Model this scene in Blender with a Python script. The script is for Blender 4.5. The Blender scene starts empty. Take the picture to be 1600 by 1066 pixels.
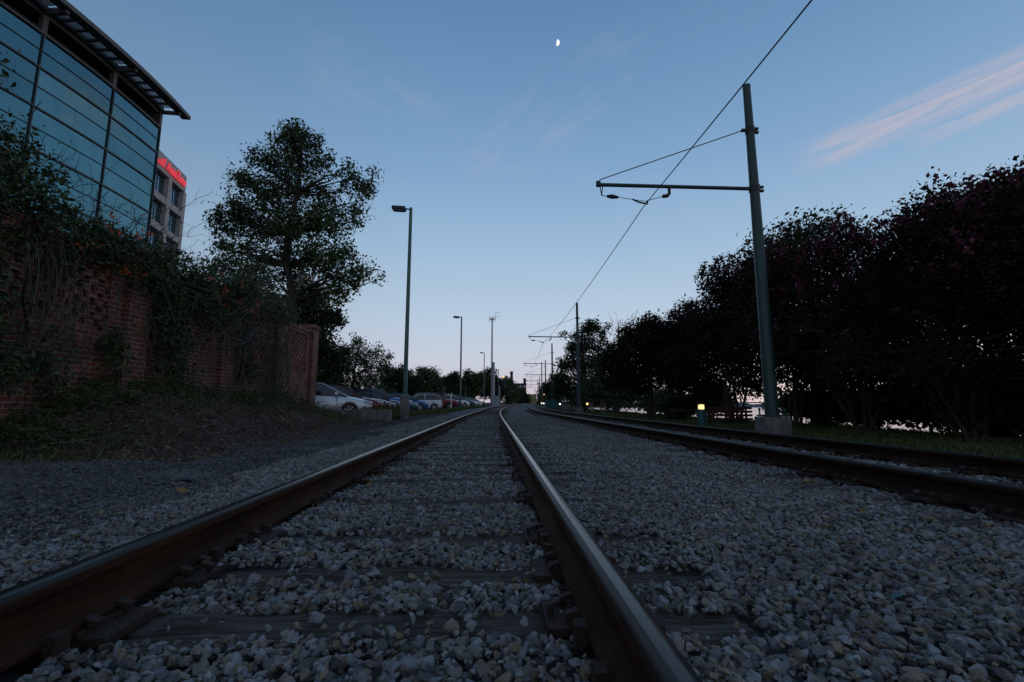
import bpy, bmesh, math, random
import numpy as np
from mathutils import Vector, Matrix
R = math.radians
scene = bpy.context.scene
COL = scene.collection
rng = np.random.default_rng(7)
random.seed(7)

# ------------------------------------------------------------------ camera
TH = R(7.93); CZ = 0.65; F = 711.0
cd = bpy.data.cameras.new('camera'); cam = bpy.data.objects.new('camera', cd); COL.objects.link(cam)
cd.lens = 16; cd.sensor_width = 36; cd.clip_start = 0.02; cd.clip_end = 9000
cam.location = (0, 0, CZ); cam.rotation_euler = (math.pi/2 + TH, 0, 0)
scene.camera = cam
scene.render.resolution_x = 1024; scene.render.resolution_y = 682

def at(px, py, d):
    """a point of the place that lies d metres ahead, seen at photo pixel px,py"""
    xc = (px-800)/F; yc = (533-py)/F
    up = yc*math.cos(TH)+math.sin(TH); fw = math.cos(TH)-yc*math.sin(TH)
    return Vector((xc/fw*d, d, up/fw*d+CZ))

def ss(a, b, x):
    t = np.clip((np.asarray(x, float)-a)/(b-a), 0, 1); return t*t*(3-2*t)
def P(d):
    d = np.asarray(d, float)
    c = np.where(d < 15, 0, np.where(d < 63, (d-15)**2/1200, 1.92+0.08*(d-63)))
    return -0.042*d + c
def H(d):
    return np.clip(np.asarray(d, float)-30, 0, 400)*0.006
def wob(x, y):
    return (np.sin(x*1.7+y*.9)+np.sin(x*.8-y*1.9+1)+np.sin(x*3.1+y*2.7+2)*.5)/2.5
def gz(x, d):
    x = np.asarray(x, float); d = np.asarray(d, float)
    u = x-P(d)
    z = H(d)
    near = 1-ss(60, 120, d)
    B = ss(5.3, 8.0, d)*(1-ss(14.3, 16.3, d))*ss(3.5, 6.2, -u)
    z = z + B*(.88-0.03*(d-7))
    z = z + 0.06*ss(15.0, 17.0, d)*(1-ss(24, 34, d))*ss(3.6, 5.2, -u)
    z = z + 0.05*wob(x, d)*ss(3.2, 5, -u)*near
    z = z + 0.03*wob(x*1.3, d)*ss(5.6, 7, u)*near
    z = z - 6.2*ss(10.0, 22, u)
    z = z - 0.035*ss(-2.9, -2.3, u)*(1-ss(5.0, 5.4, u))
    return z
def G(x, d): return float(gz(x, d))

# ------------------------------------------------------------------ materials
def nt(m): return m.node_tree.nodes, m.node_tree.links
def mat(name, col, rough=0.6, metal=0.0, col2=None, scale=6, detail=6, bump=0.0, bscale=None,
        stretch=None, emit=None, estr=0, island=None, spec=None, coat=0, attr=None):
    m = bpy.data.materials.new(name); m.use_nodes = True
    N, L = nt(m); b = N['Principled BSDF']
    b.inputs['Base Color'].default_value = (*col, 1); b.inputs['Roughness'].default_value = rough
    b.inputs['Metallic'].default_value = metal
    if spec is not None: b.inputs['Specular IOR Level'].default_value = spec
    if coat: b.inputs['Coat Weight'].default_value = coat; b.inputs['Coat Roughness'].default_value = .08
    if emit: b.inputs['Emission Color'].default_value = (*emit, 1); b.inputs['Emission Strength'].default_value = estr
    co = None
    if col2 or bump:
        tc = N.new('ShaderNodeTexCoord'); mp = N.new('ShaderNodeMapping'); L.new(tc.outputs['Object'], mp.inputs[0])
        if stretch: mp.inputs['Scale'].default_value = stretch
        co = mp.outputs[0]
    cur = None
    if island:
        g = N.new('ShaderNodeNewGeometry'); r = N.new('ShaderNodeValToRGB'); L.new(g.outputs['Random Per Island'], r.inputs[0])
        r.color_ramp.interpolation = 'LINEAR'
        els = r.color_ramp.elements
        while len(els) < len(island): els.new(0.5)
        for i, c in enumerate(island):
            els[i].position = i/(len(island)-1); els[i].color = (*c, 1)
        cur = r.outputs[0]
    if col2:
        n = N.new('ShaderNodeTexNoise'); n.inputs['Scale'].default_value = scale; n.inputs['Detail'].default_value = detail
        n.inputs['Roughness'].default_value = .65
        L.new(co, n.inputs['Vector'])
        rr = N.new('ShaderNodeMapRange'); rr.inputs[1].default_value = .35; rr.inputs[2].default_value = .65; L.new(n.outputs[0], rr.inputs[0])
        mx = N.new('ShaderNodeMix'); mx.data_type = 'RGBA'; L.new(rr.outputs[0], mx.inputs[0])
        if cur: L.new(cur, mx.inputs[6])
        else: mx.inputs[6].default_value = (*col, 1)
        mx.inputs[7].default_value = (*col2, 1)
        if cur:
            mx2 = N.new('ShaderNodeMath'); mx2.operation = 'MULTIPLY'; mx2.inputs[1].default_value = .35
            L.new(rr.outputs[0], mx2.inputs[0]); L.new(mx2.outputs[0], mx.inputs[0])
        cur = mx.outputs[2]
    if cur: L.new(cur, b.inputs['Base Color'])
    if bump:
        n2 = N.new('ShaderNodeTexNoise'); n2.inputs['Scale'].default_value = bscale or scale*4; n2.inputs['Detail'].default_value = 8
        L.new(co, n2.inputs['Vector'])
        bp = N.new('ShaderNodeBump'); bp.inputs['Strength'].default_value = bump; bp.inputs['Distance'].default_value = .02
        L.new(n2.outputs[0], bp.inputs['Height']); L.new(bp.outputs[0], b.inputs['Normal'])
    return m

M = {}
M['stone'] = mat('gravel stone', (.3, .3, .3), .9, island=[(0.070,0.074,0.080),(0.187,0.197,0.208),(0.292,0.304,0.318),(0.269,0.216,0.158),(0.216,0.226,0.238),(0.386,0.398,0.409),(0.129,0.136,0.144),(0.316,0.252,0.175),(0.175,0.135,0.099),(0.304,0.316,0.330),(0.222,0.193,0.158),(0.099,0.103,0.108),(0.246,0.257,0.269),(0.339,0.351,0.363)],
                 col2=(.05,.045,.04), scale=45, bump=.6, bscale=110, spec=.15)
def stain(m, scale, lo, hi, dark):
    N, L = nt(m); b = N['Principled BSDF']; src = b.inputs['Base Color'].links[0].from_socket
    tc = N.new('ShaderNodeTexCoord'); n = N.new('ShaderNodeTexNoise'); n.inputs['Scale'].default_value = scale; n.inputs['Detail'].default_value = 7; n.inputs['Roughness'].default_value = .7; L.new(tc.outputs['Object'], n.inputs['Vector'])
    r = N.new('ShaderNodeMapRange'); L.new(n.outputs[0], r.inputs[0]); r.inputs[1].default_value = lo; r.inputs[2].default_value = hi; r.inputs[3].default_value = dark; r.inputs[4].default_value = 1.12
    mx = N.new('ShaderNodeMix'); mx.data_type = 'RGBA'; mx.blend_type = 'MULTIPLY'; mx.inputs[0].default_value = 1; L.new(src, mx.inputs[6]); L.new(r.outputs[0], mx.inputs[7]); L.new(mx.outputs[2], b.inputs['Base Color'])
stain(M['stone'], .9, .3, .62, .68)
M['fine'] = mat('fine gravel stone', (.2, .2, .2), .9, island=[(0.043,0.045,0.048),(0.079,0.081,0.085),(0.115,0.117,0.119),(0.061,0.061,0.061),(0.144,0.133,0.119),(0.054,0.056,0.059)], spec=.2)
M['rust'] = mat('rusted rail steel', (.062, .026, .013), .85, 0, col2=(.024, .012, .008), scale=9, spec=.12, bump=.45, bscale=60, stretch=(1, .25, 1))
M['rust_dark'] = mat('dark rusted rail steel', (.038, .018, .011), .85, 0, col2=(.016, .009, .007), scale=9, spec=.1, bump=.45, bscale=60, stretch=(1, .25, 1))
M['railtop'] = mat('worn rail head', (.042, .041, .04), .24, .8, spec=.2, col2=(.035, .033, .03), scale=14, stretch=(6, .3, 1), bump=.08, bscale=40)
M['railtop2'] = mat('dull rail head', (.035, .03, .026), .5, .3, spec=.15, col2=(.018, .014, .012), scale=14, stretch=(6, .3, 1), bump=.1, bscale=40)
M['tie'] = mat('weathered tie wood', (.135, .116, .10), .95, col2=(.03, .025, .021), scale=5, bump=1.0, bscale=16, stretch=(.7, 9, 9), spec=.2)
M['plate'] = mat('rusted plate', (.05, .026, .016), .8, .2, col2=(.02, .012, .009), scale=20, bump=.4)
M['leafA'] = mat('broad leaf', (.05, .08, .03), .6, island=[(.022,.042,.014),(.05,.08,.024),(.035,.062,.022),(.07,.095,.03)], spec=.3)
M['leafB'] = mat('dark leaf', (.03, .05, .02), .55, island=[(.012,.022,.010),(.028,.045,.017),(.02,.034,.014),(.038,.05,.02)], spec=.12)
M['leafC'] = mat('purple green leaf', (.03, .04, .025), .85, island=[(.010,.016,.009),(.022,.024,.015),(.016,.020,.012),(.030,.026,.018)], spec=.05)
M['bloom'] = mat('crape myrtle blossom', (.2, .04, .08), .7, island=[(.10,.024,.046),(.18,.05,.085),(.07,.018,.032)], spec=.1)
M['orange'] = mat('trumpet flower', (.45, .09, .02), .6, island=[(.5,.10,.02),(.35,.06,.02)])
M['vine'] = mat('vine leaf', (.04, .07, .02), .55, island=[(.016,.034,.011),(.045,.072,.022),(.03,.052,.018),(.06,.085,.022)], spec=.3)
M['weed'] = mat('weed leaf', (.05, .08, .02), .7, island=[(.02,.035,.012),(.045,.06,.018),(.06,.08,.02),(.05,.045,.02)], spec=.2)
M['bark'] = mat('bark', (.045, .036, .028), .9, col2=(.02, .016, .013), scale=4, bump=1, bscale=14, stretch=(3, 3, .6))
M['paleb'] = mat('smooth pale bark', (.075, .055, .042), .8, col2=(.04, .03, .024), scale=3, stretch=(2, 2, .4))
M['twig'] = mat('dry twig', (.13, .115, .10), .9, island=[(.085,.07,.058),(.13,.112,.098),(.05,.04,.032)])
M['grass'] = mat('grass blade', (.06, .09, .02), .8, island=[(.04,.06,.018),(.075,.10,.028),(.10,.105,.04)], spec=.2)
M['litter'] = mat('dead leaf', (.10, .06, .03), .85, island=[(.06,.038,.027),(.13,.085,.055),(.035,.022,.016),(.22,.16,.11),(.09,.052,.034)])
M['dry'] = mat('orange brown dry leaf', (.30, .15, .04), .8, island=[(.34,.16,.04),(.22,.12,.04),(.28,.18,.07)])
M['green_pole'] = mat('dark green painted steel', (.014, .046, .047), .5, .1, col2=(.024, .054, .052), scale=5, stretch=(2.5, 2.5, .25), bump=.12)
M['lamp_pole'] = mat('grey green painted steel', (.045, .105, .098), .5, .1, col2=(.07, .13, .12), scale=3, stretch=(1, 1, .3))
M['dark'] = mat('dark metal', (.02, .022, .024), .5, .3)
M['wire'] = mat('wire', (.012, .013, .015), .6, .2)
M['galv'] = mat('galvanised steel', (.30, .33, .36), .45, .5, col2=(.22, .24, .27), scale=6)
M['conc'] = mat('concrete', (.19, .18, .165), .9, col2=(.085, .078, .07), scale=4, bump=.4, bscale=30)
M['stainconc'] = mat('stained concrete', (.22, .21, .19), .9, col2=(.09, .08, .07), scale=3, bump=.4, bscale=24, stretch=(2.5, 1, .35))
M['teal'] = mat('teal paint', (.02, .10, .11), .5, col2=(.015, .075, .085), scale=5)
M['redwood'] = mat('red brown timber', (.10, .03, .024), .8, col2=(.06, .022, .018), scale=4, stretch=(.5, 6, 6), bump=.3)
M['glow'] = mat('lit lamp glass', (1, .7, .3), .4, emit=(1, .62, .22), estr=2.2)
M['glow2'] = mat('lit white lamp', (1, .9, .75), .4, emit=(1, .86, .66), estr=2.2)
M['glow3'] = mat('lit amber lamp', (1, .6, .3), .4, emit=(1, .5, .2), estr=1.4)
M['signred'] = mat('lit red letters', (.8, .05, .06), .4, emit=(1, .055, .085), estr=.42)
M['moon'] = mat('sunlit moon', (1, 1, 1), .9, emit=(1, .98, .94), estr=.95)
M['glass'] = mat('teal curtain glass', (.105, .225, .255), .05, .95, col2=(.08, .18, .21), scale=.35)
M['mull'] = mat('mullion metal', (.05, .06, .07), .5, .3)
M['soffit'] = mat('roof soffit', (.11, .10, .095), .7, col2=(.085, .078, .072), scale=2)
M['cream'] = mat('pale precast concrete', (.42, .39, .36), .85, col2=(.36, .33, .31), scale=1.5)
M['cavity'] = mat('dark recess', (.02, .02, .022), .8)
M['bldglass'] = mat('blue window glass', (.10, .18, .24), .08, .8)
M['farbrick'] = mat('far brick', (.075, .03, .026), .9, col2=(.055, .024, .02), scale=.6)
M['yellowb'] = mat('yellow painted wall', (.34, .30, .13), .9, col2=(.27, .25, .11), scale=.3)
M['tyre'] = mat('tyre rubber', (.012, .012, .013), .85)
M['rim'] = mat('alloy rim', (.45, .46, .48), .35, .7)
M['carglass'] = mat('car glass', (.012, .016, .02), .06, 0, spec=.7)
M['trim'] = mat('black trim', (.012, .012, .013), .5)
M['headl'] = mat('headlight lens', (.55, .58, .6), .12, .3)
M['taill'] = mat('tail light lens', (.30, .02, .02), .2)
M['amber'] = mat('amber marker', (.35, .10, .02), .3)
M['skin'] = mat('skin', (.35, .2, .14), .6)
M['navy'] = mat('dark shirt', (.012, .014, .02), .85)
M['shorts'] = mat('light shorts', (.32, .29, .28), .85)
M['shorts2'] = mat('grey shorts', (.22, .22, .26), .85)
M['hair'] = mat('hair', (.02, .014, .01), .8)
M['shoe'] = mat('pale shoe', (.4, .38, .36), .8)
M['clear'] = mat('grey box steel', (.28, .31, .34), .6, .2)
M['panel'] = mat('solid white', (.6, .6, .58), .6)
def paint(n, c, m=.35): return mat(n, c, .35, m, coat=.5 if max(c) > .3 else .2)
M['p_silver'] = paint('silver car paint', (.48, .52, .57), .55)
M['p_maroon'] = paint('maroon car paint', (.085, .012, .014))
M['p_black'] = paint('black car paint', (.012, .013, .016))
M['p_dkblue'] = paint('dark blue car paint', (.014, .022, .04))
M['p_blue'] = paint('blue car paint', (.015, .10, .30))
M['p_ltsilver'] = paint('light grey car paint', (.42, .45, .50), .4)
M['p_white'] = paint('white car paint', (.62, .64, .68), .05)
M['p_red'] = paint('dark red car paint', (.17, .015, .025))
M['p_teal'] = paint('teal car paint', (.03, .09, .11))

def glass_var():
    m = M['glass']; N, L = nt(m); b = N['Principled BSDF']; src = b.inputs['Base Color'].links[0].from_socket
    oi = N.new('ShaderNodeObjectInfo'); r = N.new('ShaderNodeMapRange'); L.new(oi.outputs['Random'], r.inputs[0]); r.inputs[3].default_value = .80; r.inputs[4].default_value = 1.12
    mx = N.new('ShaderNodeMix'); mx.data_type = 'RGBA'; mx.blend_type = 'MULTIPLY'; mx.inputs[0].default_value = 1; L.new(src, mx.inputs[6]); L.new(r.outputs[0], mx.inputs[7]); L.new(mx.outputs[2], b.inputs['Base Color'])
    tc = N.new('ShaderNodeTexCoord'); n = N.new('ShaderNodeTexNoise'); n.inputs['Scale'].default_value = .5; L.new(tc.outputs['Object'], n.inputs['Vector']); bp = N.new('ShaderNodeBump'); bp.inputs['Strength'].default_value = .05; bp.inputs['Distance'].default_value = .1; L.new(n.outputs[0], bp.inputs['Height']); L.new(bp.outputs[0], b.inputs['Normal'])
glass_var()

def brick_mat():
    m = bpy.data.materials.new('red brick'); m.use_nodes = True
    N, L = nt(m); b = N['Principled BSDF']; b.inputs['Roughness'].default_value = .9
    tc = N.new('ShaderNodeTexCoord'); sp = N.new('ShaderNodeSeparateXYZ'); L.new(tc.outputs['Object'], sp.inputs[0])
    ad = N.new('ShaderNodeMath'); L.new(sp.outputs[0], ad.inputs[0]); L.new(sp.outputs[1], ad.inputs[1])
    cb = N.new('ShaderNodeCombineXYZ'); L.new(ad.outputs[0], cb.inputs[0]); L.new(sp.outputs[2], cb.inputs[1])
    bt = N.new('ShaderNodeTexBrick'); L.new(cb.outputs[0], bt.inputs['Vector'])
    bt.inputs['Scale'].default_value = 1; bt.inputs['Brick Width'].default_value = .23; bt.inputs['Row Height'].default_value = .085
    bt.inputs['Mortar Size'].default_value = .010; bt.inputs['Bias'].default_value = 0
    bt.inputs['Color1'].default_value = (.21, .055, .034, 1); bt.inputs['Color2'].default_value = (.115, .034, .024, 1)
    bt.inputs['Mortar'].default_value = (.27, .18, .145, 1)
    n = N.new('ShaderNodeTexNoise'); n.inputs['Scale'].default_value = 2.2; n.inputs['Detail'].default_value = 8; L.new(tc.outputs['Object'], n.inputs['Vector'])
    mr = N.new('ShaderNodeMapRange'); mr.inputs[1].default_value = .3; mr.inputs[2].default_value = .7; mr.inputs[3].default_value = .55; mr.inputs[4].default_value = 1.25
    L.new(n.outputs[0], mr.inputs[0])
    mx = N.new('ShaderNodeMix'); mx.data_type = 'RGBA'; mx.blend_type = 'MULTIPLY'; mx.inputs[0].default_value = 1
    L.new(bt.outputs[0], mx.inputs[6]); L.new(mr.outputs[0], mx.inputs[7]); L.new(mx.outputs[2], b.inputs['Base Color'])
    bp = N.new('ShaderNodeBump'); bp.inputs['Strength'].default_value = .6; bp.inputs['Distance'].default_value = .008; bp.invert = True
    L.new(bt.outputs['Fac'], bp.inputs['Height']); L.new(bp.outputs[0], b.inputs['Normal'])
    return m
M['brick'] = brick_mat()

# ------------------------------------------------------------------ object helpers
def tag(o, label, cat, group=None, kind=None):
    if label: o['label'] = label
    if cat: o['category'] = cat
    if group: o['group'] = group
    if kind: o['kind'] = kind
    return o
def empty(name, loc=(0, 0, 0), rz=0):
    o = bpy.data.objects.new(name, None); COL.objects.link(o); o.location = loc; o.rotation_euler = (0, 0, rz)
    o.empty_display_size = .2
    return o
def np_mesh(name, V, Fq, mats, parent=None, smooth=False, mi=None):
    """V (n,3); Fq list of int arrays, each (m,k)"""
    me = bpy.data.meshes.new(name)
    me.vertices.add(len(V)); me.vertices.foreach_set('co', np.asarray(V, np.float32).ravel())
    loops = np.concatenate([f.ravel() for f in Fq]); tot = np.concatenate([np.full(len(f), f.shape[1]) for f in Fq])
    me.loops.add(len(loops)); me.loops.foreach_set('vertex_index', loops.astype(np.int32))
    me.polygons.add(len(tot)); st = np.concatenate([[0], np.cumsum(tot)[:-1]])
    me.polygons.foreach_set('loop_start', st.astype(np.int32))
    if mi is not None: me.polygons.foreach_set('material_index', np.asarray(mi, np.int32))
    me.polygons.foreach_set('use_smooth', np.full(len(tot), smooth))
    for m in (mats if isinstance(mats, (list, tuple)) else [mats]): me.materials.append(m)
    me.update(calc_edges=True); me.validate()
    o = bpy.data.objects.new(name, me); COL.objects.link(o)
    if parent: o.parent = parent
    return o

class MB:
    def __init__(s): s.v = []; s.f = []; s.mi = []; s.cur = 0
    def add(s, vs, fs):
        n = len(s.v); s.v += [tuple(v) for v in vs]
        for f in fs: s.f.append(tuple(i+n for i in f)); s.mi.append(s.cur)
        return s
    def box(s, c, d, rz=0, ry=0, rx=0):
        m = Matrix.Translation(c) @ Matrix.Rotation(rz, 4, 'Z') @ Matrix.Rotation(ry, 4, 'Y') @ Matrix.Rotation(rx, 4, 'X')
        x, y, z = d[0]/2, d[1]/2, d[2]/2
        vs = [m @ Vector((a*x, b*y, e*z)) for a in (-1, 1) for b in (-1, 1) for e in (-1, 1)]
        return s.add(vs, [(0,1,3,2),(4,6,7,5),(0,4,5,1),(2,3,7,6),(0,2,6,4),(1,5,7,3)])
    def tube(s, pts, r, n=8, cap=True):
        pts = [Vector(p) for p in pts]; k = len(pts)
        rs = r if isinstance(r, (list, tuple)) else [r]*k
        vs = []; a = None
        for i, p in enumerate(pts):
            t = (pts[min(i+1, k-1)]-pts[max(i-1, 0)])
            if t.length < 1e-9: t = Vector((0, 0, 1))
            t.normalize()
            if a is None:
                a = t.orthogonal().normalized()
            else:
                a = (a - t*a.dot(t))
                a = a.normalized() if a.length > 1e-6 else t.orthogonal().normalized()
            b = t.cross(a)
            for j in range(n):
                g = 2*math.pi*j/n; vs.append(p+(a*math.cos(g)+b*math.sin(g))*rs[i])
        fs = [(i*n+j, i*n+(j+1) % n, (i+1)*n+(j+1) % n, (i+1)*n+j) for i in range(k-1) for j in range(n)]
        if cap: fs += [tuple(range(n-1, -1, -1)), tuple((k-1)*n+j for j in range(n))]
        return s.add(vs, fs)
    def lathe(s, prof, n=16, c=(0, 0, 0), axis='Z', cap=True):
        vs = []
        for r, h in prof:
            for j in range(n):
                g = 2*math.pi*j/n; p = Vector((r*math.cos(g), r*math.sin(g), h))
                if axis == 'Y': p = Vector((p.x, p.z, p.y))
                if axis == 'X': p = Vector((p.z, p.x, p.y))
                vs.append(p+Vector(c))
        k = len(prof)
        fs = [(i*n+j, i*n+(j+1) % n, (i+1)*n+(j+1) % n, (i+1)*n+j) for i in range(k-1) for j in range(n)]
        if cap: fs += [tuple(range(n-1, -1, -1)), tuple((k-1)*n+j for j in range(n))]
        return s.add(vs, fs)
    def build(s, name, mats, parent=None, smooth=False, bevel=0, fixn=True):
        me = bpy.data.meshes.new(name); me.from_pydata(s.v, [], s.f)
        for m in (mats if isinstance(mats, (list, tuple)) else [mats]): me.materials.append(m)
        me.polygons.foreach_set('material_index', s.mi)
        if fixn:
            bm = bmesh.new(); bm.from_mesh(me); bmesh.ops.recalc_face_normals(bm, faces=bm.faces)
            if bevel: bmesh.ops.bevel(bm, geom=bm.edges[:], offset=bevel, segments=1, affect='EDGES', clamp_overlap=True)
            bm.to_mesh(me); bm.free()
        if smooth:
            me.polygons.foreach_set('use_smooth', [True]*len(me.polygons))
            try: me.set_sharp_from_angle(angle=R(40))
            except Exception: pass
        me.update()
        o = bpy.data.objects.new(name, me); COL.objects.link(o)
        if parent: o.parent = parent
        return o
def copy_tree(o, parent=None):
    c = o.copy(); COL.objects.link(c)
    if parent: c.parent = parent
    for ch in list(o.children): copy_tree(ch, c)
    return c

def leaves_np(C, size, jit=.45, r=None, aspect=.55, up=0.0):
    r = r or rng; n = len(C)
    A = r.normal(size=(n, 3)); A[:, 2] *= (1-up); A /= np.linalg.norm(A, axis=1)[:, None]+1e-9
    B = r.normal(size=(n, 3)); B -= (B*A).sum(1)[:, None]*A; B /= np.linalg.norm(B, axis=1)[:, None]+1e-9
    Nn = np.cross(A, B)
    L = size*(1+jit*r.normal(size=n)).clip(.4, 2)[:, None]
    V = np.stack([C-A*L*.5, C+B*L*aspect*.5+Nn*L*.08, C+A*L*.5, C-B*L*aspect*.5+Nn*L*.08], 1).reshape(-1, 3)
    Fq = np.arange(n*4).reshape(n, 4)
    return V, Fq
def clumps(blobs, ncl, nleaf, rc, shell=2.2, r=None):
    """blobs: (x,y,z,rx,ry,rz) -> leaf centres gathered in clumps; also returns clump centres"""
    r = r or rng
    blobs = np.array(blobs, float); vol = blobs[:, 3]*blobs[:, 4]*blobs[:, 5]; w = vol**.75; w /= w.sum()
    k = r.choice(len(blobs), ncl, p=w); D = r.normal(size=(ncl, 3)); D /= np.linalg.norm(D, axis=1)[:, None]
    rad = r.random(ncl)**(1/shell)
    CC = blobs[k, :3]+D*rad[:, None]*blobs[k, 3:]
    sz = rc*(.6+.8*r.random(ncl))
    idx = np.repeat(np.arange(ncl), nleaf)
    off = np.clip(r.normal(size=(ncl*nleaf, 3)), -1.8, 1.8)*np.array([1, 1, .9])
    return CC[idx]+off*sz[idx][:, None]*.5, CC
def build_leaves(name, m, C, size, parent=None, **k):
    V, Fq = leaves_np(C, size, **k)
    return np_mesh(name, V, [Fq], m, parent)

def wander(p0, p1, n=5, w=.15, r=None):
    p0 = Vector(p0); p1 = Vector(p1); L = (p1-p0).length
    rv = lambda: Vector((random.gauss(0, 1), random.gauss(0, 1), random.gauss(0, 1)))
    a1, a2, a3 = rv(), rv(), rv(); f2 = random.uniform(2, 4); ph = random.uniform(0, 6.28)
    out = []
    for i in range(n+1):
        t = i/n; e = math.sin(math.pi*t)
        out.append(p0.lerp(p1, t)+(a1*.20*e+a2*.13*e*math.sin(f2*t*3.14+ph)+a3*.05*e*math.sin(9*t+ph))*w*L)
    return out

def tree(name, label, cat, base, blobs, trunk_r, ncl, nleaf, rc, leaf, lm, bm_, group=None, fork=.35, seed=1, stems=None,
         nbr=40, shell=2.0, bloom=0, aspect=.55, trunk_h=None, lean=(0, 0)):
    random.seed(seed); r = np.random.default_rng(seed)
    t = empty(name, base); tag(t, label, cat, group)
    b = Vector(base)
    bl = [(x-b.x, y-b.y, z-b.z, rx, ry, rz) for x, y, z, rx, ry, rz in blobs]
    top = max(q[2]+q[5]*.7 for q in bl)
    wts = np.array([q[3]*q[4]*q[5] for q in bl]); cx = float((np.array([q[0] for q in bl])*wts).sum()/wts.sum()); cy = float((np.array([q[1] for q in bl])*wts).sum()/wts.sum())
    C, CC = clumps(bl, ncl, nleaf, rc, shell, r)
    mb = MB(); spine = []
    if stems:
        ends = []
        for (sx, sy, ex, ey, ez, sr) in stems:
            pts = wander((sx, sy, -.1), (ex, ey, ez), 6, .22)
            mb.tube(pts, [sr*(1.25 if i == 0 else 1-.62*i/6) for i in range(7)], 7); spine += pts[2:]
    else:
        pts = wander((0, 0, -.15), (cx*.8+lean[0], cy*.8+lean[1], top), 8, .06 if seed == 5 else .10)
        mb.tube(pts, [trunk_r*(1.45 if i == 0 else 1.05 if i == 1 else (1-i/8)**.8*.95+.06) for i in range(9)], 9); spine = pts[2:]
    sel = r.permutation(len(CC))[:nbr]
    for i in sel:
        c = Vector(CC[i]); cand = [p for p in spine if p.z < c.z+.1] or [spine[0]]
        s0 = min(cand, key=lambda p: (p-c).length+.6*max(0, (c.z-p.z)*-1)+(.4*abs((c-p).length-.3*top)))
        L = (c-s0).length
        br = max(.012, min(trunk_r*.4, L*.022))
        pts = wander(s0, c, 4, .25)
        mb.tube(pts, [br, br*.8, br*.6, br*.42, br*.2], 5)
    if not stems: mb.build('trunk', bm_, t, smooth=True)
    else: mb.build('trunk', bm_, t, smooth=True)
    build_leaves('crown', lm, C, leaf, t, r=r, aspect=aspect)
    if bloom:
        idx = np.argsort(-(CC[:, 2]+ .5*np.linalg.norm(CC[:, :2]-np.array([cx, cy]), axis=1)+r.normal(size=len(CC))*1.0))[:bloom]
        cc = CC[idx]+r.normal(size=(len(idx), 3))*.1+np.array([0, 0, rc*.4])
        k = 26
        off = r.normal(size=(len(idx)*k, 3))*np.array([.055, .055, .09])
        build_leaves('blossom', M['bloom'], np.repeat(cc, k, 0)+off, .055, t, r=r, aspect=.8)['kind'] = 'stuff'
    return t
def autoblobs(x, y, z0, h, w, n, seed):
    r = np.random.default_rng(seed); out = [(x, y, z0+h*.55, w*.42, w*.42, h*.36)]
    for i in range(n):
        a = r.random()*6.283; f = r.random(); zz = z0+h*(.28+.60*f); ww = w*(.40*(1-abs(f-.35)*.9))
        rr = w*(.14+.13*r.random())
        out.append((x+math.cos(a)*ww, y+math.sin(a)*ww, zz, rr, rr, rr*.8))
    return out

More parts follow.
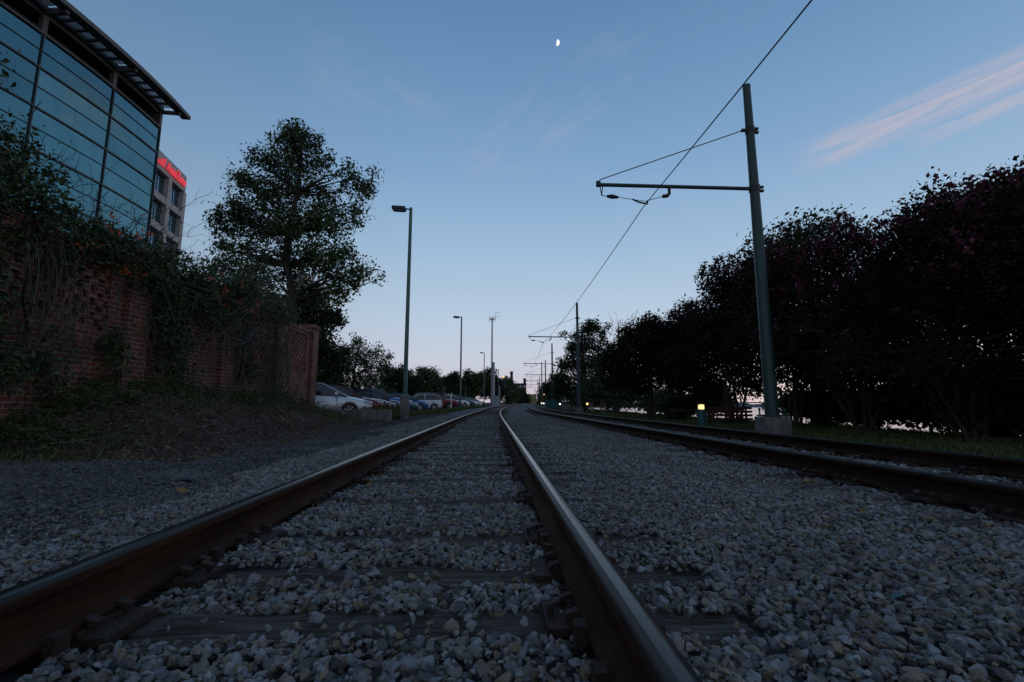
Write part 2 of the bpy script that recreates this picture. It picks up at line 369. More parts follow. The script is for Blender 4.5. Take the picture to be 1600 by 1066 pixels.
# ------------------------------------------------------------------ world
def world():
    w = bpy.data.worlds.new('World'); scene.world = w; w.use_nodes = True
    N = w.node_tree.nodes; L = w.node_tree.links; N.clear()
    out = N.new('ShaderNodeOutputWorld'); bg = N.new('ShaderNodeBackground'); L.new(bg.outputs[0], out.inputs[0])
    tc = N.new('ShaderNodeTexCoord'); D = tc.outputs['Generated']
    sep = N.new('ShaderNodeSeparateXYZ'); L.new(D, sep.inputs[0])
    def lin(c): return tuple(((v/255)/12.92 if v <= 10 else (((v/255)+.055)/1.055)**2.4) for v in c)
    ramp = N.new('ShaderNodeValToRGB'); L.new(sep.outputs[2], ramp.inputs[0])
    stops = [(0.0, (198, 185, 197)), (.035, (200, 193, 206)), (.09, (197, 203, 218)), (.18, (183, 202, 222)), (.32, (157, 187, 215)), (.46, (130, 166, 203)), (.60, (108, 147, 187)), (.72, (91, 130, 172)), (1.0, (70, 102, 148))]
    e = ramp.color_ramp.elements
    while len(e) < len(stops): e.new(.5)
    for i, (p, c) in enumerate(stops): e[i].position = p; e[i].color = (*lin(c), 1)
    def math_(op, a, b=None, c=None):
        n = N.new('ShaderNodeMath'); n.operation = op
        for i, q in enumerate((a, b, c)):
            if q is None: continue
            if isinstance(q, (int, float)): n.inputs[i].default_value = q
            else: L.new(q, n.inputs[i])
        return n.outputs[0]
    def mrange(v, a, b, c, d, smooth=True):
        n = N.new('ShaderNodeMapRange'); n.interpolation_type = 'SMOOTHSTEP' if smooth else 'LINEAR'
        L.new(v, n.inputs[0])
        for i, q in enumerate((a, b, c, d)): n.inputs[i+1].default_value = q
        return n.outputs[0]
    def dot(vec):
        n = N.new('ShaderNodeVectorMath'); n.operation = 'DOT_PRODUCT'; L.new(D, n.inputs[0]); n.inputs[1].default_value = vec; return n.outputs['Value']
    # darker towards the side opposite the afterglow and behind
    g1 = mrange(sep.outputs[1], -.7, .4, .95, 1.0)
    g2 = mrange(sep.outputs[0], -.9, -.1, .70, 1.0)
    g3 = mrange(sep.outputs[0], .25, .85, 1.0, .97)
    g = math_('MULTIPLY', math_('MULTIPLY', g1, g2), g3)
    # afterglow low on the right
    az = mrange(dot(Vector((.85, .5, -.1)).normalized()), .55, 1.0, 0, 1)
    lo = mrange(sep.outputs[2], .0, .22, 1, 0)
    glow = math_('MULTIPLY', az, lo)
    sk = N.new('ShaderNodeTexSky'); sk.sky_type = 'NISHITA'; sk.sun_disc = False; sk.sun_elevation = R(1.0); sk.sun_rotation = R(78)
    def vmul(a, s):
        n = N.new('ShaderNodeVectorMath'); n.operation = 'SCALE'; L.new(a, n.inputs[0])
        if isinstance(s, (int, float)): n.inputs['Scale'].default_value = s
        else: L.new(s, n.inputs['Scale'])
        return n.outputs[0]
    def vadd(a, b):
        n = N.new('ShaderNodeVectorMath'); n.operation = 'ADD'; L.new(a, n.inputs[0]); L.new(b, n.inputs[1]); return n.outputs[0]
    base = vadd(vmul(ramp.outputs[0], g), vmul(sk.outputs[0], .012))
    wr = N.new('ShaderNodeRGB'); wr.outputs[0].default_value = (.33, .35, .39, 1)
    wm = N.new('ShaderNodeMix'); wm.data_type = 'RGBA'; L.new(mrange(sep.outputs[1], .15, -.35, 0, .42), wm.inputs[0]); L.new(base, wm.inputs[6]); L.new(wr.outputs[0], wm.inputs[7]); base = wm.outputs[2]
    rgbg = N.new('ShaderNodeRGB'); rgbg.outputs[0].default_value = (.32, .19, .09, 1)
    base = vadd(base, vmul(rgbg.outputs[0], glow))
    # thin pink clouds
    def dirpx(px, py): return (at(px, py, 1)-Vector((0, 0, CZ))).normalized()
    def band(a, b, wdt, amp, nscale, seed, lo_, hi_, crs=4.0):
        da, db = dirpx(*a), dirpx(*b); nrm = da.cross(db).normalized(); mid = (da+db).normalized(); along = nrm.cross(mid).normalized()
        half = math.acos(max(-1, min(1, da.dot(db))))/2
        s = dot(along); c = dot(nrm)
        mp = N.new('ShaderNodeCombineXYZ'); L.new(math_('MULTIPLY', s, nscale), mp.inputs[0]); L.new(math_('MULTIPLY', c, nscale*crs), mp.inputs[1]); mp.inputs[2].default_value = seed
        n = N.new('ShaderNodeTexNoise'); n.inputs['Scale'].default_value = 1; n.inputs['Detail'].default_value = 9; n.inputs['Roughness'].default_value = .62; n.inputs['Distortion'].default_value = .5
        L.new(mp.outputs[0], n.inputs['Vector'])
        nn = mrange(n.outputs[0], lo_, hi_, 0, 1)
        cm = mrange(math_('ABSOLUTE', c), 0, wdt, 1, 0)
        sm = math_('MULTIPLY', mrange(s, -half*1.0, -half*.35, 0, 1), mrange(s, half*.8, half*1.9, 1, .3))
        f = mrange(dot(mid), .3, .5, 0, 1)
        return math_('MULTIPLY', math_('MULTIPLY', math_('MULTIPLY', nn, cm), math_('MULTIPLY', sm, f)), amp)
    cl = band((1225, 262), (1600, 102), .040, 1.0, 5, 3.1, .33, .64, 11.0)
    cl = math_('ADD', cl, band((1400, 232), (1600, 152), .024, .6, 7, 8.7, .36, .66, 9.0))
    cl = math_('ADD', cl, band((700, 300), (930, 130), .10, .24, 8, 1.7, .38, .78))
    cl = math_('ADD', cl, band((430, 80), (650, 170), .10, .15, 9, 5.7, .40, .78))
    pink = N.new('ShaderNodeRGB'); pink.outputs[0].default_value = (.55, .49, .55, 1)
    mx = N.new('ShaderNodeMix'); mx.data_type = 'RGBA'; L.new(math_('MINIMUM', math_('MULTIPLY', cl, .85), .8), mx.inputs[0]); L.new(base, mx.inputs[6]); L.new(pink.outputs[0], mx.inputs[7])
    # below the horizon: dim
    bl = mrange(sep.outputs[2], -.08, -.005, .15, 1)
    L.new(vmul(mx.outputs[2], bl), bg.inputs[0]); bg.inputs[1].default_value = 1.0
world()
sd = bpy.data.lights.new('sun', 'SUN'); sun = bpy.data.objects.new('sun', sd); COL.objects.link(sun)
sd.energy = .06; sd.angle = R(14); sd.color = (1, .78, .6)
sun.rotation_euler = (R(84), 0, R(90+12)); sun.location = (60, 0, 40)
scene.view_settings.view_transform = 'Standard'; scene.view_settings.look = 'None'; scene.view_settings.exposure = 0; scene.view_settings.gamma = 1

# moon: the sunlit half of a far ball, everything else of it is lost in the sky
def moon():
    p = at(870, 67, 3000); r = 3000*4.9/F
    bm = bmesh.new(); bmesh.ops.create_uvsphere(bm, u_segments=48, v_segments=24, radius=r)
    fwd = (cam.location-p).normalized(); right = fwd.cross(Vector((0, 0, 1))).normalized()*-1
    sd_ = (right*.985-Vector((0, 0, .18))+fwd*-.14).normalized()
    bmesh.ops.delete(bm, geom=[f for f in bm.faces if f.calc_center_median().dot(sd_) < 0], context='FACES')
    me = bpy.data.meshes.new('moon'); bm.to_mesh(me); bm.free(); me.materials.append(M['moon'])
    o = bpy.data.objects.new('moon', me); COL.objects.link(o); o.location = p
    tag(o, 'small white half moon high in the blue evening sky', 'moon')
moon()

# ------------------------------------------------------------------ ground, river
def ground():
    ds = np.concatenate([np.arange(-40, -4, 2.0), np.arange(-4, 34, .25), np.arange(34, 90, 1.0), np.arange(90, 300, 6.0), [320, 380, 460, 600, 900, 1400, 2200, 3200]])
    us = np.concatenate([[-1800, -900, -450, -220, -130, -90, -70, -55, -45, -36, -30, -25, -21, -18, -15.5, -13.5, -12, -11], np.arange(-10, 12, .2), np.arange(12, 24, .75), [25, 28, 34]])
    D, U = np.meshgrid(ds, us, indexing='ij'); X = U+P(D); Z = gz(X, D)
    V = np.stack([X, D, Z], -1).reshape(-1, 3); nu = len(us)
    i, j = np.meshgrid(np.arange(len(ds)-1), np.arange(nu-1), indexing='ij'); a = (i*nu+j).ravel()
    Fq = np.stack([a, a+1, a+nu+1, a+nu], 1)
    m = bpy.data.materials.new('ground'); m.use_nodes = True; N, L = nt(m); b = N['Principled BSDF']; b.inputs['Roughness'].default_value = .95; b.inputs['Specular IOR Level'].default_value = .2
    at_ = N.new('ShaderNodeAttribute'); at_.attribute_name = 'zone'; sp = N.new('ShaderNodeSeparateColor'); L.new(at_.outputs['Color'], sp.inputs[0])
    tc = N.new('ShaderNodeTexCoord')
    vo = N.new('ShaderNodeTexVoronoi'); vo.inputs['Scale'].default_value = 22; L.new(tc.outputs['Object'], vo.inputs['Vector'])
    rp = N.new('ShaderNodeValToRGB'); sc = N.new('ShaderNodeSeparateColor'); L.new(vo.outputs['Color'], sc.inputs[0]); L.new(sc.outputs[0], rp.inputs[0])
    cols = [(.075,.08,.085),(.16,.17,.18),(.23,.24,.25),(.21,.165,.12),(.19,.20,.21),(.30,.305,.31)]
    e = rp.color_ramp.elements
    while len(e) < len(cols): e.new(.5)
    for k, c in enumerate(cols): e[k].position = k/(len(cols)-1); e[k].color = (*c, 1)
    def noise(s, d=8):
        n = N.new('ShaderNodeTexNoise'); n.inputs['Scale'].default_value = s; n.inputs['Detail'].default_value = d; n.inputs['Roughness'].default_value = .7; L.new(tc.outputs['Object'], n.inputs['Vector']); return n.outputs[0]
    def mix(f, a_, b_):
        n = N.new('ShaderNodeMix'); n.data_type = 'RGBA'; L.new(f, n.inputs[0])
        for k, q in ((6, a_), (7, b_)):
            if isinstance(q, tuple): n.inputs[k].default_value = (*q, 1)
            else: L.new(q, n.inputs[k])
        return n.outputs[2]
    def rng_(v, a_, b_):
        n = N.new('ShaderNodeMapRange'); L.new(v, n.inputs[0]); n.inputs[1].default_value = a_; n.inputs[2].default_value = b_; return n.outputs[0]
    n1 = noise(3); n2 = noise(30); n3 = noise(.6)
    dirt = mix(rng_(n1, .35, .65), (.08, .052, .041), (.14, .095, .075))
    dirt = mix(rng_(n2, .5, .7), dirt, (.03, .022, .018))
    grassc = mix(rng_(n2, .35, .65), (.022, .034, .010), (.05, .062, .02))
    asph = mix(rng_(n2, .3, .7), (.045, .046, .048), (.075, .076, .078))
    def edge(v): 
        a_ = N.new('ShaderNodeMath'); a_.operation = 'ADD'; L.new(v, a_.inputs[0]); s_ = N.new('ShaderNodeMath'); s_.operation = 'MULTIPLY_ADD'; L.new(n1, s_.inputs[0]); s_.inputs[1].default_value = .9; s_.inputs[2].default_value = -.45
        L.new(s_.outputs[0], a_.inputs[1]); return rng_(a_.outputs[0], .4, .6)
    c = mix(edge(sp.outputs[0]), dirt, rp.outputs[0]); c = mix(edge(sp.outputs[1]), c, grassc); c = mix(edge(sp.outputs[2]), c, asph)
    L.new(c, b.inputs['Base Color'])
    bp = N.new('ShaderNodeBump'); bp.inputs['Strength'].default_value = .8; bp.inputs['Distance'].default_value = .03
    hm = N.new('ShaderNodeMath'); hm.operation = 'MULTIPLY_ADD'; L.new(vo.outputs['Distance'], hm.inputs[0]); hm.inputs[1].default_value = -8; L.new(n2, hm.inputs[2]); L.new(hm.outputs[0], bp.inputs['Height']); L.new(bp.outputs[0], b.inputs['Normal'])
    o = np_mesh('ground', V, [Fq], m, smooth=True); o['kind'] = 'structure'
    grav = ss(-3.7, -3.2, U)*(1-ss(5.2, 5.6, U)); grav = np.maximum(grav, (U < -3)*(1-ss(4.9, 5.6, D))*.55)
    grass = ss(5.3, 5.8, U); lotm = ss(16.6, 17.2, D)*ss(5.4, 6.0, -U)*(1-ss(34, 36, -U))
    cl = np.stack([grav, grass, lotm, np.ones_like(U)], -1).reshape(-1, 4).astype(np.float32)
    ca = o.data.color_attributes.new('zone', 'FLOAT_COLOR', 'POINT'); ca.data.foreach_set('color', cl.ravel())
ground()
def river():
    m = bpy.data.materials.new('river water'); m.use_nodes = True; N, L = nt(m); b = N['Principled BSDF']
    b.inputs['Base Color'].default_value = (.05, .06, .07, 1); b.inputs['Roughness'].default_value = .12; b.inputs['Specular IOR Level'].default_value = .9
    b.inputs['IOR'].default_value = 1.33
    tc = N.new('ShaderNodeTexCoord'); n = N.new('ShaderNodeTexNoise'); n.inputs['Scale'].default_value = .5; n.inputs['Detail'].default_value = 6; L.new(tc.outputs['Object'], n.inputs['Vector'])
    bp = N.new('ShaderNodeBump'); bp.inputs['Strength'].default_value = .15; bp.inputs['Distance'].default_value = .3; L.new(n.outputs[0], bp.inputs['Height']); L.new(bp.outputs[0], b.inputs['Normal'])
    mb = MB(); mb.add([(9, -400, -5.2), (3500, -400, -5.2), (3500, 2600, -5.2), (9, 2600, -5.2)], [(0, 1, 2, 3)])
    o = mb.build('river', m); o['kind'] = 'structure'
    xs = np.linspace(100, 3400, 120); mb = MB(); hm = mat('far wooded bank', (.035, .05, .06), .95, col2=(.05, .065, .075), scale=.02)
    vs = []
    for i, x in enumerate(xs):
        y = 1150-.32*x; h = 5+2.5*math.sin(i*.7)+1.8*math.sin(i*1.9+1)
        vs += [(x, y-40, -5.4), (x, y, h), (x, y+160, -5.4)]
    fs = []
    for i in range(len(xs)-1):
        a = i*3; fs += [(a, a+3, a+4, a+1), (a+1, a+4, a+5, a+2)]
    mb.add(vs, fs); o = mb.build('far_bank', hm, smooth=True); o['kind'] = 'structure'
    # bridge over the river far away
    t = empty('bridge', (250, 640, -5.2)); tag(t, 'long pale road bridge on piers far across the river behind the trees', 'bridge')
    a = Vector((-60, 10, 0)); bb = Vector((700, -60, 0)); L_ = (bb-a).length; ang = math.atan2(bb.y-a.y, bb.x-a.x)
    mb = MB(); mb.box((a+bb)/2+Vector((0, 0, 8.2)), (L_, 10, 1.6), ang); mb.build('deck', M['conc'], t)
    for i in range(12):
        q = a.lerp(bb, (i+.5)/12); mb = MB(); mb.box(q+Vector((0, 0, 3.6)), (3, 8, 7.6), ang); mb.build('pier', M['conc'], t)
river()

# ------------------------------------------------------------------ rails and ties
U_TR1 = (-1.18, .32); U_TR2 = (2.93, 4.43)
RAILZ = .20
def rail_profile():
    half = [(.068, 0), (.068, .010), (.030, .022), (.0095, .034), (.0085, .092), (.014, .104), (.0345, .112), (.0365, .135), (.0335, .1435), (.026, .149), (.012, .1515), (0, .152)]
    return [(x, z) for x, z in half] + [(-x, z) for x, z in reversed(half[:-1])]
def rail(u, parent, topm, rm):
    prof = rail_profile(); n = len(prof)
    ds = np.concatenate([np.arange(-14, 30, .5), np.arange(30, 120, 2), np.arange(120, 330, 8.0)])
    vs = []; fs = []; mi = []
    z0 = RAILZ-.152
    for d in ds:
        x = float(P(d))+u; h = float(H(d)); sl = float(P(d+.2)-P(d-.2))/.4; c = 1/math.sqrt(1+sl*sl)
        vs += [(x+px*c, d-px*c*sl, z0+pz+h) for px, pz in prof]
    for i in range(len(ds)-1):
        for j in range(n):
            k = (j+1) % n; fs.append((i*n+j, i*n+k, (i+1)*n+k, (i+1)*n+j))
            zz = (prof[j][1]+prof[k][1])/2; mi.append(1 if zz > .1485 and j != n//2+1 and j != n//2+2 or zz > .151 else 2 if zz > .138 else 0)
    mb = MB(); mb.add(vs, fs); mb.mi = mi
    return mb.build('rail', [rm, topm, M['railtop2']], parent, smooth=True)
def tie_mesh(L, W, Hh, seed):
    r = random.Random(seed); mb = MB(); nx = 22; sec = []
    a0, a1 = r.uniform(-.02, .02), r.uniform(-.02, .02)
    for i in range(nx+1):
        x = -L/2+L*i/nx
        if i == 0: x += r.uniform(-.05, .02)
        if i == nx: x += r.uniform(-.02, .05)
        w = W/2*(1+r.uniform(-.05, .05)); t = r.uniform(-.009, .004)
        cr = r.uniform(-.012, 0) if r.random() < .75 else r.uniform(-.04, -.015)
        sec.append([(x, -w, -Hh), (x, -w*1.0, -.012+t), (x, -w*.85, t), (x, -.03+.02*math.sin(i*.7+seed), t-.002), (x, .0+.02*math.sin(i*.7+seed), t+cr), (x, .03+.02*math.sin(i*.7+seed), t), (x, w*.85, t-.002), (x, w, -.014+t), (x, w, -Hh)])
    k = 9; vs = [p for s in sec for p in s]; fs = []
    for i in range(nx):
        for j in range(k-1): fs.append((i*k+j, i*k+j+1, (i+1)*k+j+1, (i+1)*k+j))
    fs += [tuple(range(k)), tuple(nx*k+j for j in reversed(range(k)))]
    mb.add(vs, fs); return mb
def plate_mesh(sgn):
    mb = MB(); mb.box((0, 0, .011), (.33, .19, .022)); mb.box((.085, 0, .027), (.018, .19, .012)); mb.box((-.085, 0, .027), (.018, .19, .012))
    for sx, sy in ((.10, .06), (.10, -.05), (-.10, .05), (-.10, -.06), (.145, .0)):
        mb.box((sx, sy, .03), (.018, .018, .03)); mb.box((sx-.008*(1 if sx > 0 else -1), sy, .048), (.04, .028, .014), ry=.3*(1 if sx > 0 else -1))
    return mb
def anchor_mesh():
    mb = MB()
    pts = [(-.085, 0, .004), (-.07, 0, -.022), (0, 0, -.03), (.07, 0, -.022), (.088, 0, .004), (.075, 0, .022)]
    mb.tube(pts, .014, 6); mb.box((.085, 0, .004), (.035, .05, .05)); mb.box((-.085, 0, .006), (.03, .045, .045)); return mb
TIES1 = [.42, .92, 1.42, 1.81, 2.27, 2.70, 3.12, 3.55, 3.95, 4.40, 4.9, 5.4]
while TIES1[-1] < 44: TIES1.append(TIES1[-1]+.52+random.uniform(-.03, .03))
TIES1 = [-1.1, -.6, -.1] + TIES1
BURIED1 = {2.70, 3.55}
TIES2 = [(-3+.56*i)+random.uniform(-.05, .05) for i in range(85)]
def track(label, us, ties, topm, zt, seed):
    t = empty('railway_track', (0, 0, 0)); tag(t, label, 'railway track')
    for u in us: rail(u, t, topm, M['rust'] if topm is M['railtop'] else M['rust_dark'])
    uc = sum(us)/2
    meshes = [tie_mesh(2.42, .22, .16, seed+i) for i in range(6)]; datas = []
    for mb in meshes:
        o = mb.build('railway_tie', M['tie'], t, smooth=False); datas.append(o)
    pl = plate_mesh(1).build('tie_plate', M['plate'], None, bevel=0); an = anchor_mesh().build('rail_anchor', M['plate'], None)
    first = True; used = set()
    for k, d in enumerate(ties):
        src = datas[k % 6]
        if k < 6: o = src
        else: o = src.copy(); COL.objects.link(o); o.parent = t
        sl = float(P(d+.2)-P(d-.2))/.4
        bury = .05 if d in BURIED1 else 0
        o.location = (float(P(d))+uc+random.uniform(-.05, .05), d, zt+float(H(d))-bury+random.uniform(-.006, .004)); o.rotation_euler = (0, random.uniform(-.006, .006), -math.atan(sl)+random.uniform(-.02, .02)+(math.pi if k % 2 else 0))
        if d < 13:
            for u in us:
                if first: p = pl; first = False
                else: p = pl.copy(); COL.objects.link(p)
                p.parent = o
                lx = (float(P(d))+u-o.location.x)*(-1 if k % 2 else 1)
                p.location = (lx, 0, .002)
                a_ = an if not used else an.copy()
                if used: COL.objects.link(a_)
                used.add(1)
                a_.parent = o; a_.location = (lx, .15, .035)
    return t
track('near railway track with polished rails on half buried grey ties, running away beneath the camera', U_TR1, TIES1, M['railtop'], .016, 11)
track('second railway track with dull dark rails beside the grass strip and wire poles', U_TR2, TIES2, M['railtop2'], .022, 31)

# ------------------------------------------------------------------ ballast stones
def stone_variant(seed, npts, bev):
    r = np.random.default_rng(seed); bm = bmesh.new()
    p = r.normal(size=(npts, 3)); p /= np.linalg.norm(p, axis=1)[:, None]; p *= (.85+.3*r.random(npts))[:, None]
    p *= np.array([1.0, .78, .58])*np.array([1, .85+.3*r.random(), .85+.4*r.random()])
    for q in p: bm.verts.new(q)
    ret = bmesh.ops.convex_hull(bm, input=bm.verts[:])
    bmesh.ops.delete(bm, geom=[v for v in bm.verts if not v.link_faces], context='VERTS')
    if bev:
        bmesh.ops.dissolve_limit(bm, angle_limit=R(22), verts=bm.verts[:], edges=bm.edges[:])
        bmesh.ops.bevel(bm, geom=bm.edges[:], offset=bev, segments=1, affect='EDGES', clamp_overlap=True)
    bmesh.ops.triangulate(bm, faces=bm.faces[:]); bmesh.ops.recalc_face_normals(bm, faces=bm.faces[:])
    bm.verts.index_update()
    V = np.array([v.co[:] for v in bm.verts]); T = np.array([[v.index for v in f.verts] for f in bm.faces]); bm.free()
    return V, T
def rotmats(n, tilt, r):
    a = r.random(n)*2*np.pi; b = r.normal(size=n)*tilt; c = r.normal(size=n)*tilt
    ca, sa, cb, sb, cc, sc = np.cos(a), np.sin(a), np.cos(b), np.sin(b), np.cos(c), np.sin(c); o = np.zeros(n); l = np.ones(n)
    Rz = np.stack([ca, -sa, o, sa, ca, o, o, o, l], 1).reshape(n, 3, 3); Rx = np.stack([l, o, o, o, cb, -sb, o, sb, cb], 1).reshape(n, 3, 3); Ry = np.stack([cc, o, sc, o, l, o, -sc, o, cc], 1).reshape(n, 3, 3)
    return Rz @ Rx @ Ry
def scatter_stones(pos, size, variants, tilt, r):
    out_v, out_f, base = [], [], 0
    k = r.integers(0, len(variants), len(pos)); RM = rotmats(len(pos), tilt, r)
    sq = .85+.35*r.random((len(pos), 3))
    for i, (V, T) in enumerate(variants):
        sel = np.where(k == i)[0]
        if not len(sel): continue
        W = V[None]*sq[sel][:, None, :]*size[sel][:, None, None]
        W = np.einsum('nij,nkj->nki', RM[sel], W)+pos[sel][:, None, :]
        nv = len(V); out_v.append(W.reshape(-1, 3)); out_f.append((T[None]+(np.arange(len(sel))*nv)[:, None, None]).reshape(-1, 3)+base); base += len(sel)*nv
    return np.concatenate(out_v), np.concatenate(out_f)
def in_tie(U, D, ties, us, half=.085):
    uc = sum(us)/2; td = np.array(ties); dd = np.abs(D[:, None]-td[None]).min(1); near = td[np.abs(D[:, None]-td[None]).argmin(1)]
    bur = np.isin(np.round(near, 2), [2.70, 3.55])
    return (dd < half) & (np.abs(U-uc) < 1.22) & ~bur
def stones():
    r = np.random.default_rng(21); Vs, Fs, base = [], [], 0
    VN = [stone_variant(100+i, 13, .055) for i in range(14)]; VM = [stone_variant(200+i, 13, 0) for i in range(12)]; VF = [stone_variant(300+i, 9, 0) for i in range(8)]
    def zone(d0, d1, u0, u1, dens, smin, smax, variants, lift, keep_tie=.03, fr=1.3, layers=1):
        nonlocal base
        n = int((d1-d0)*(u1-u0)*dens); D = d0+(d1-d0)*r.random(n); U = u0+(u1-u0)*r.random(n); X = U+P(D)
        S = (smin+(smax-smin)*r.random(n)**1.5)
        ok = np.abs(X) < fr*D+1.6
        for us, ties in ((U_TR1, TIES1), (U_TR2, TIES2)):
            for u in us: ok &= np.abs(U-u) > .066+S*.8
            t = in_tie(U, D, ties, us); t &= r.random(n) > keep_tie*(1+2*(wob(X*2, D*2) > .35)); ok &= ~t
        D, U, X, S = D[ok], U[ok], X[ok], S[ok]
        tie = in_tie(U, D, TIES1, U_TR1) | in_tie(U, D, TIES2, U_TR2)
        zz = gz(X, D)+.034-.012*ss(2.6, 3.6, D)+.018*wob(X*2.3, D*2.6)+lift*r.random(len(D))
        # a little lower along the rails and by the ties' inner ends, a heap between the tracks
        zz = np.where(tie, H(D)+.024+S*.35, zz+S*.1)
        zz -= .045*ss(5.0, 5.5, U); zz -= .02*(1-ss(-2.6, -2.0, U))
        V, T = scatter_stones(np.stack([X, D, zz], 1), S, variants, .45, r)
        Vs.append(V); Fs.append(T+base); base += len(V)
    zone(.25, 4.2, -2.1, 5.3, 2900, .010, .0255, VN, .030)
    zone(.25, 4.2, -2.6, 5.3, 900, .006, .012, VM, .034, .05)
    zone(.25, 7, -2.3, 5.3, 45, .027, .040, VN, .02, .02)
    zone(4.2, 11, -2.4, 5.35, 1900, .011, .027, VM, .030, .06)
    zone(11, 26, -2.9, 5.35, 750, .017, .034, VF, .03, .10)
    V = np.concatenate(Vs); T = np.concatenate(Fs)
    o = np_mesh('ballast_gravel', V, [T], M['stone']); tag(o, 'blue grey and tan crushed stone ballast spread round and between the tracks', 'gravel', kind='stuff')
    Vs.clear(); Fs.clear(); base = 0
    zone(1.0, 5.4, -6.4, -2.0, 1150, .007, .017, VM, .008, fr=1.3)
    zone(1.0, 5.4, -4.6, -1.9, 330, .012, .026, VM, .01, fr=1.3)
    zone(5.4, 16, -3.9, -2.3, 700, .012, .026, VF, .012)
    zone(16, 30, -4.6, -2.7, 200, .016, .03, VF, .012)
    V = np.concatenate(Vs); T = np.concatenate(Fs)
    o = np_mesh('fine_gravel', V, [T], M['fine']); tag(o, 'dark fine gravel lying left of the near track', 'gravel', kind='stuff')
stones()

# ------------------------------------------------------------------ brick wall with open brickwork
WU = -6.86
def wall_pt(d, off=0): return Vector((float(P(min(d, 15)))+WU+off - (0.0 if d <= 15 else .042*(d-15)), d, 0))
def brick_wall():
    d0, d1 = 2.7, 16.8
    p0, p1 = wall_pt(d0), wall_pt(d1); ang = math.atan2(p1.y-p0.y, p1.x-p0.x)
    t = empty('brick_wall', p0, ang); tag(t, 'red brick wall with openwork lattice panels and square pillars, overgrown with vines', 'wall')
    L = (p1-p0).length; pil = [0, 2.75, 5.65, 8.6, 11.4, L]
    for i, x in enumerate(pil):
        mb = MB(); mb.box((x, 0, 1.62), (.52, .52, 3.64)); mb.box((x, 0, 3.475), (.60, .60, .085)); mb.box((x, 0, 3.54), (.56, .56, .06)); mb.build('pillar', M['brick'], t)
    for a, b in zip(pil[:-1], pil[1:]):
        a += .26; b -= .26; w = b-a; c = (a+b)/2
        last = b > L-.5
        z1 = 1.95 if not last else 1.75; zt = 3.12
        mb = MB(); mb.box((c, 0, z1/2-.1), (w, .3, z1+.2)); mb.build('wall_panel', M['brick'], t)
        mb = MB(); sd = .30; mb.box((a+sd/2, 0, (z1+zt)/2), (sd, .3, zt-z1)); mb.box((b-sd/2, 0, (z1+zt)/2), (sd, .3, zt-z1)); mb.box((c, 0, zt+.06), (w, .3, .12))
        mb.box((c, 0, zt+.16), (w, .38, .08)); mb.build('wall_panel', M['brick'], t)
        mb = MB(); rh = .118 if not last else .105; n = int(round((zt-z1)/rh)); rh = (zt-z1)/n; x0, x1 = a+sd, b-sd; per = .28; bl = .17
        for k in range(n):
            x = x0-(per/2 if k % 2 else 0)
            while x < x1:
                q0, q1 = max(x, x0+.001), min(x+bl, x1-.001)
                if q1-q0 > .02: mb.box(((q0+q1)/2, 0, z1+(k+.5)*rh), (q1-q0, .22, rh-.004))
                x += per
        mb.build('lattice', M['brick'], t)
    return t
brick_wall()

# concrete edging at the car park
p = Vector((-6.35, 17.9, 0)); z = .13
mb = MB(); mb.box((0, 0, 0), (3.3, .32, .62)); o = mb.build('concrete_kerb', M['stainconc'], None, bevel=.02); o.location = (p.x, p.y, z); o.rotation_euler = (0, 0, .03)
tag(o, 'low stained concrete edging in front of the silver car', 'kerb')

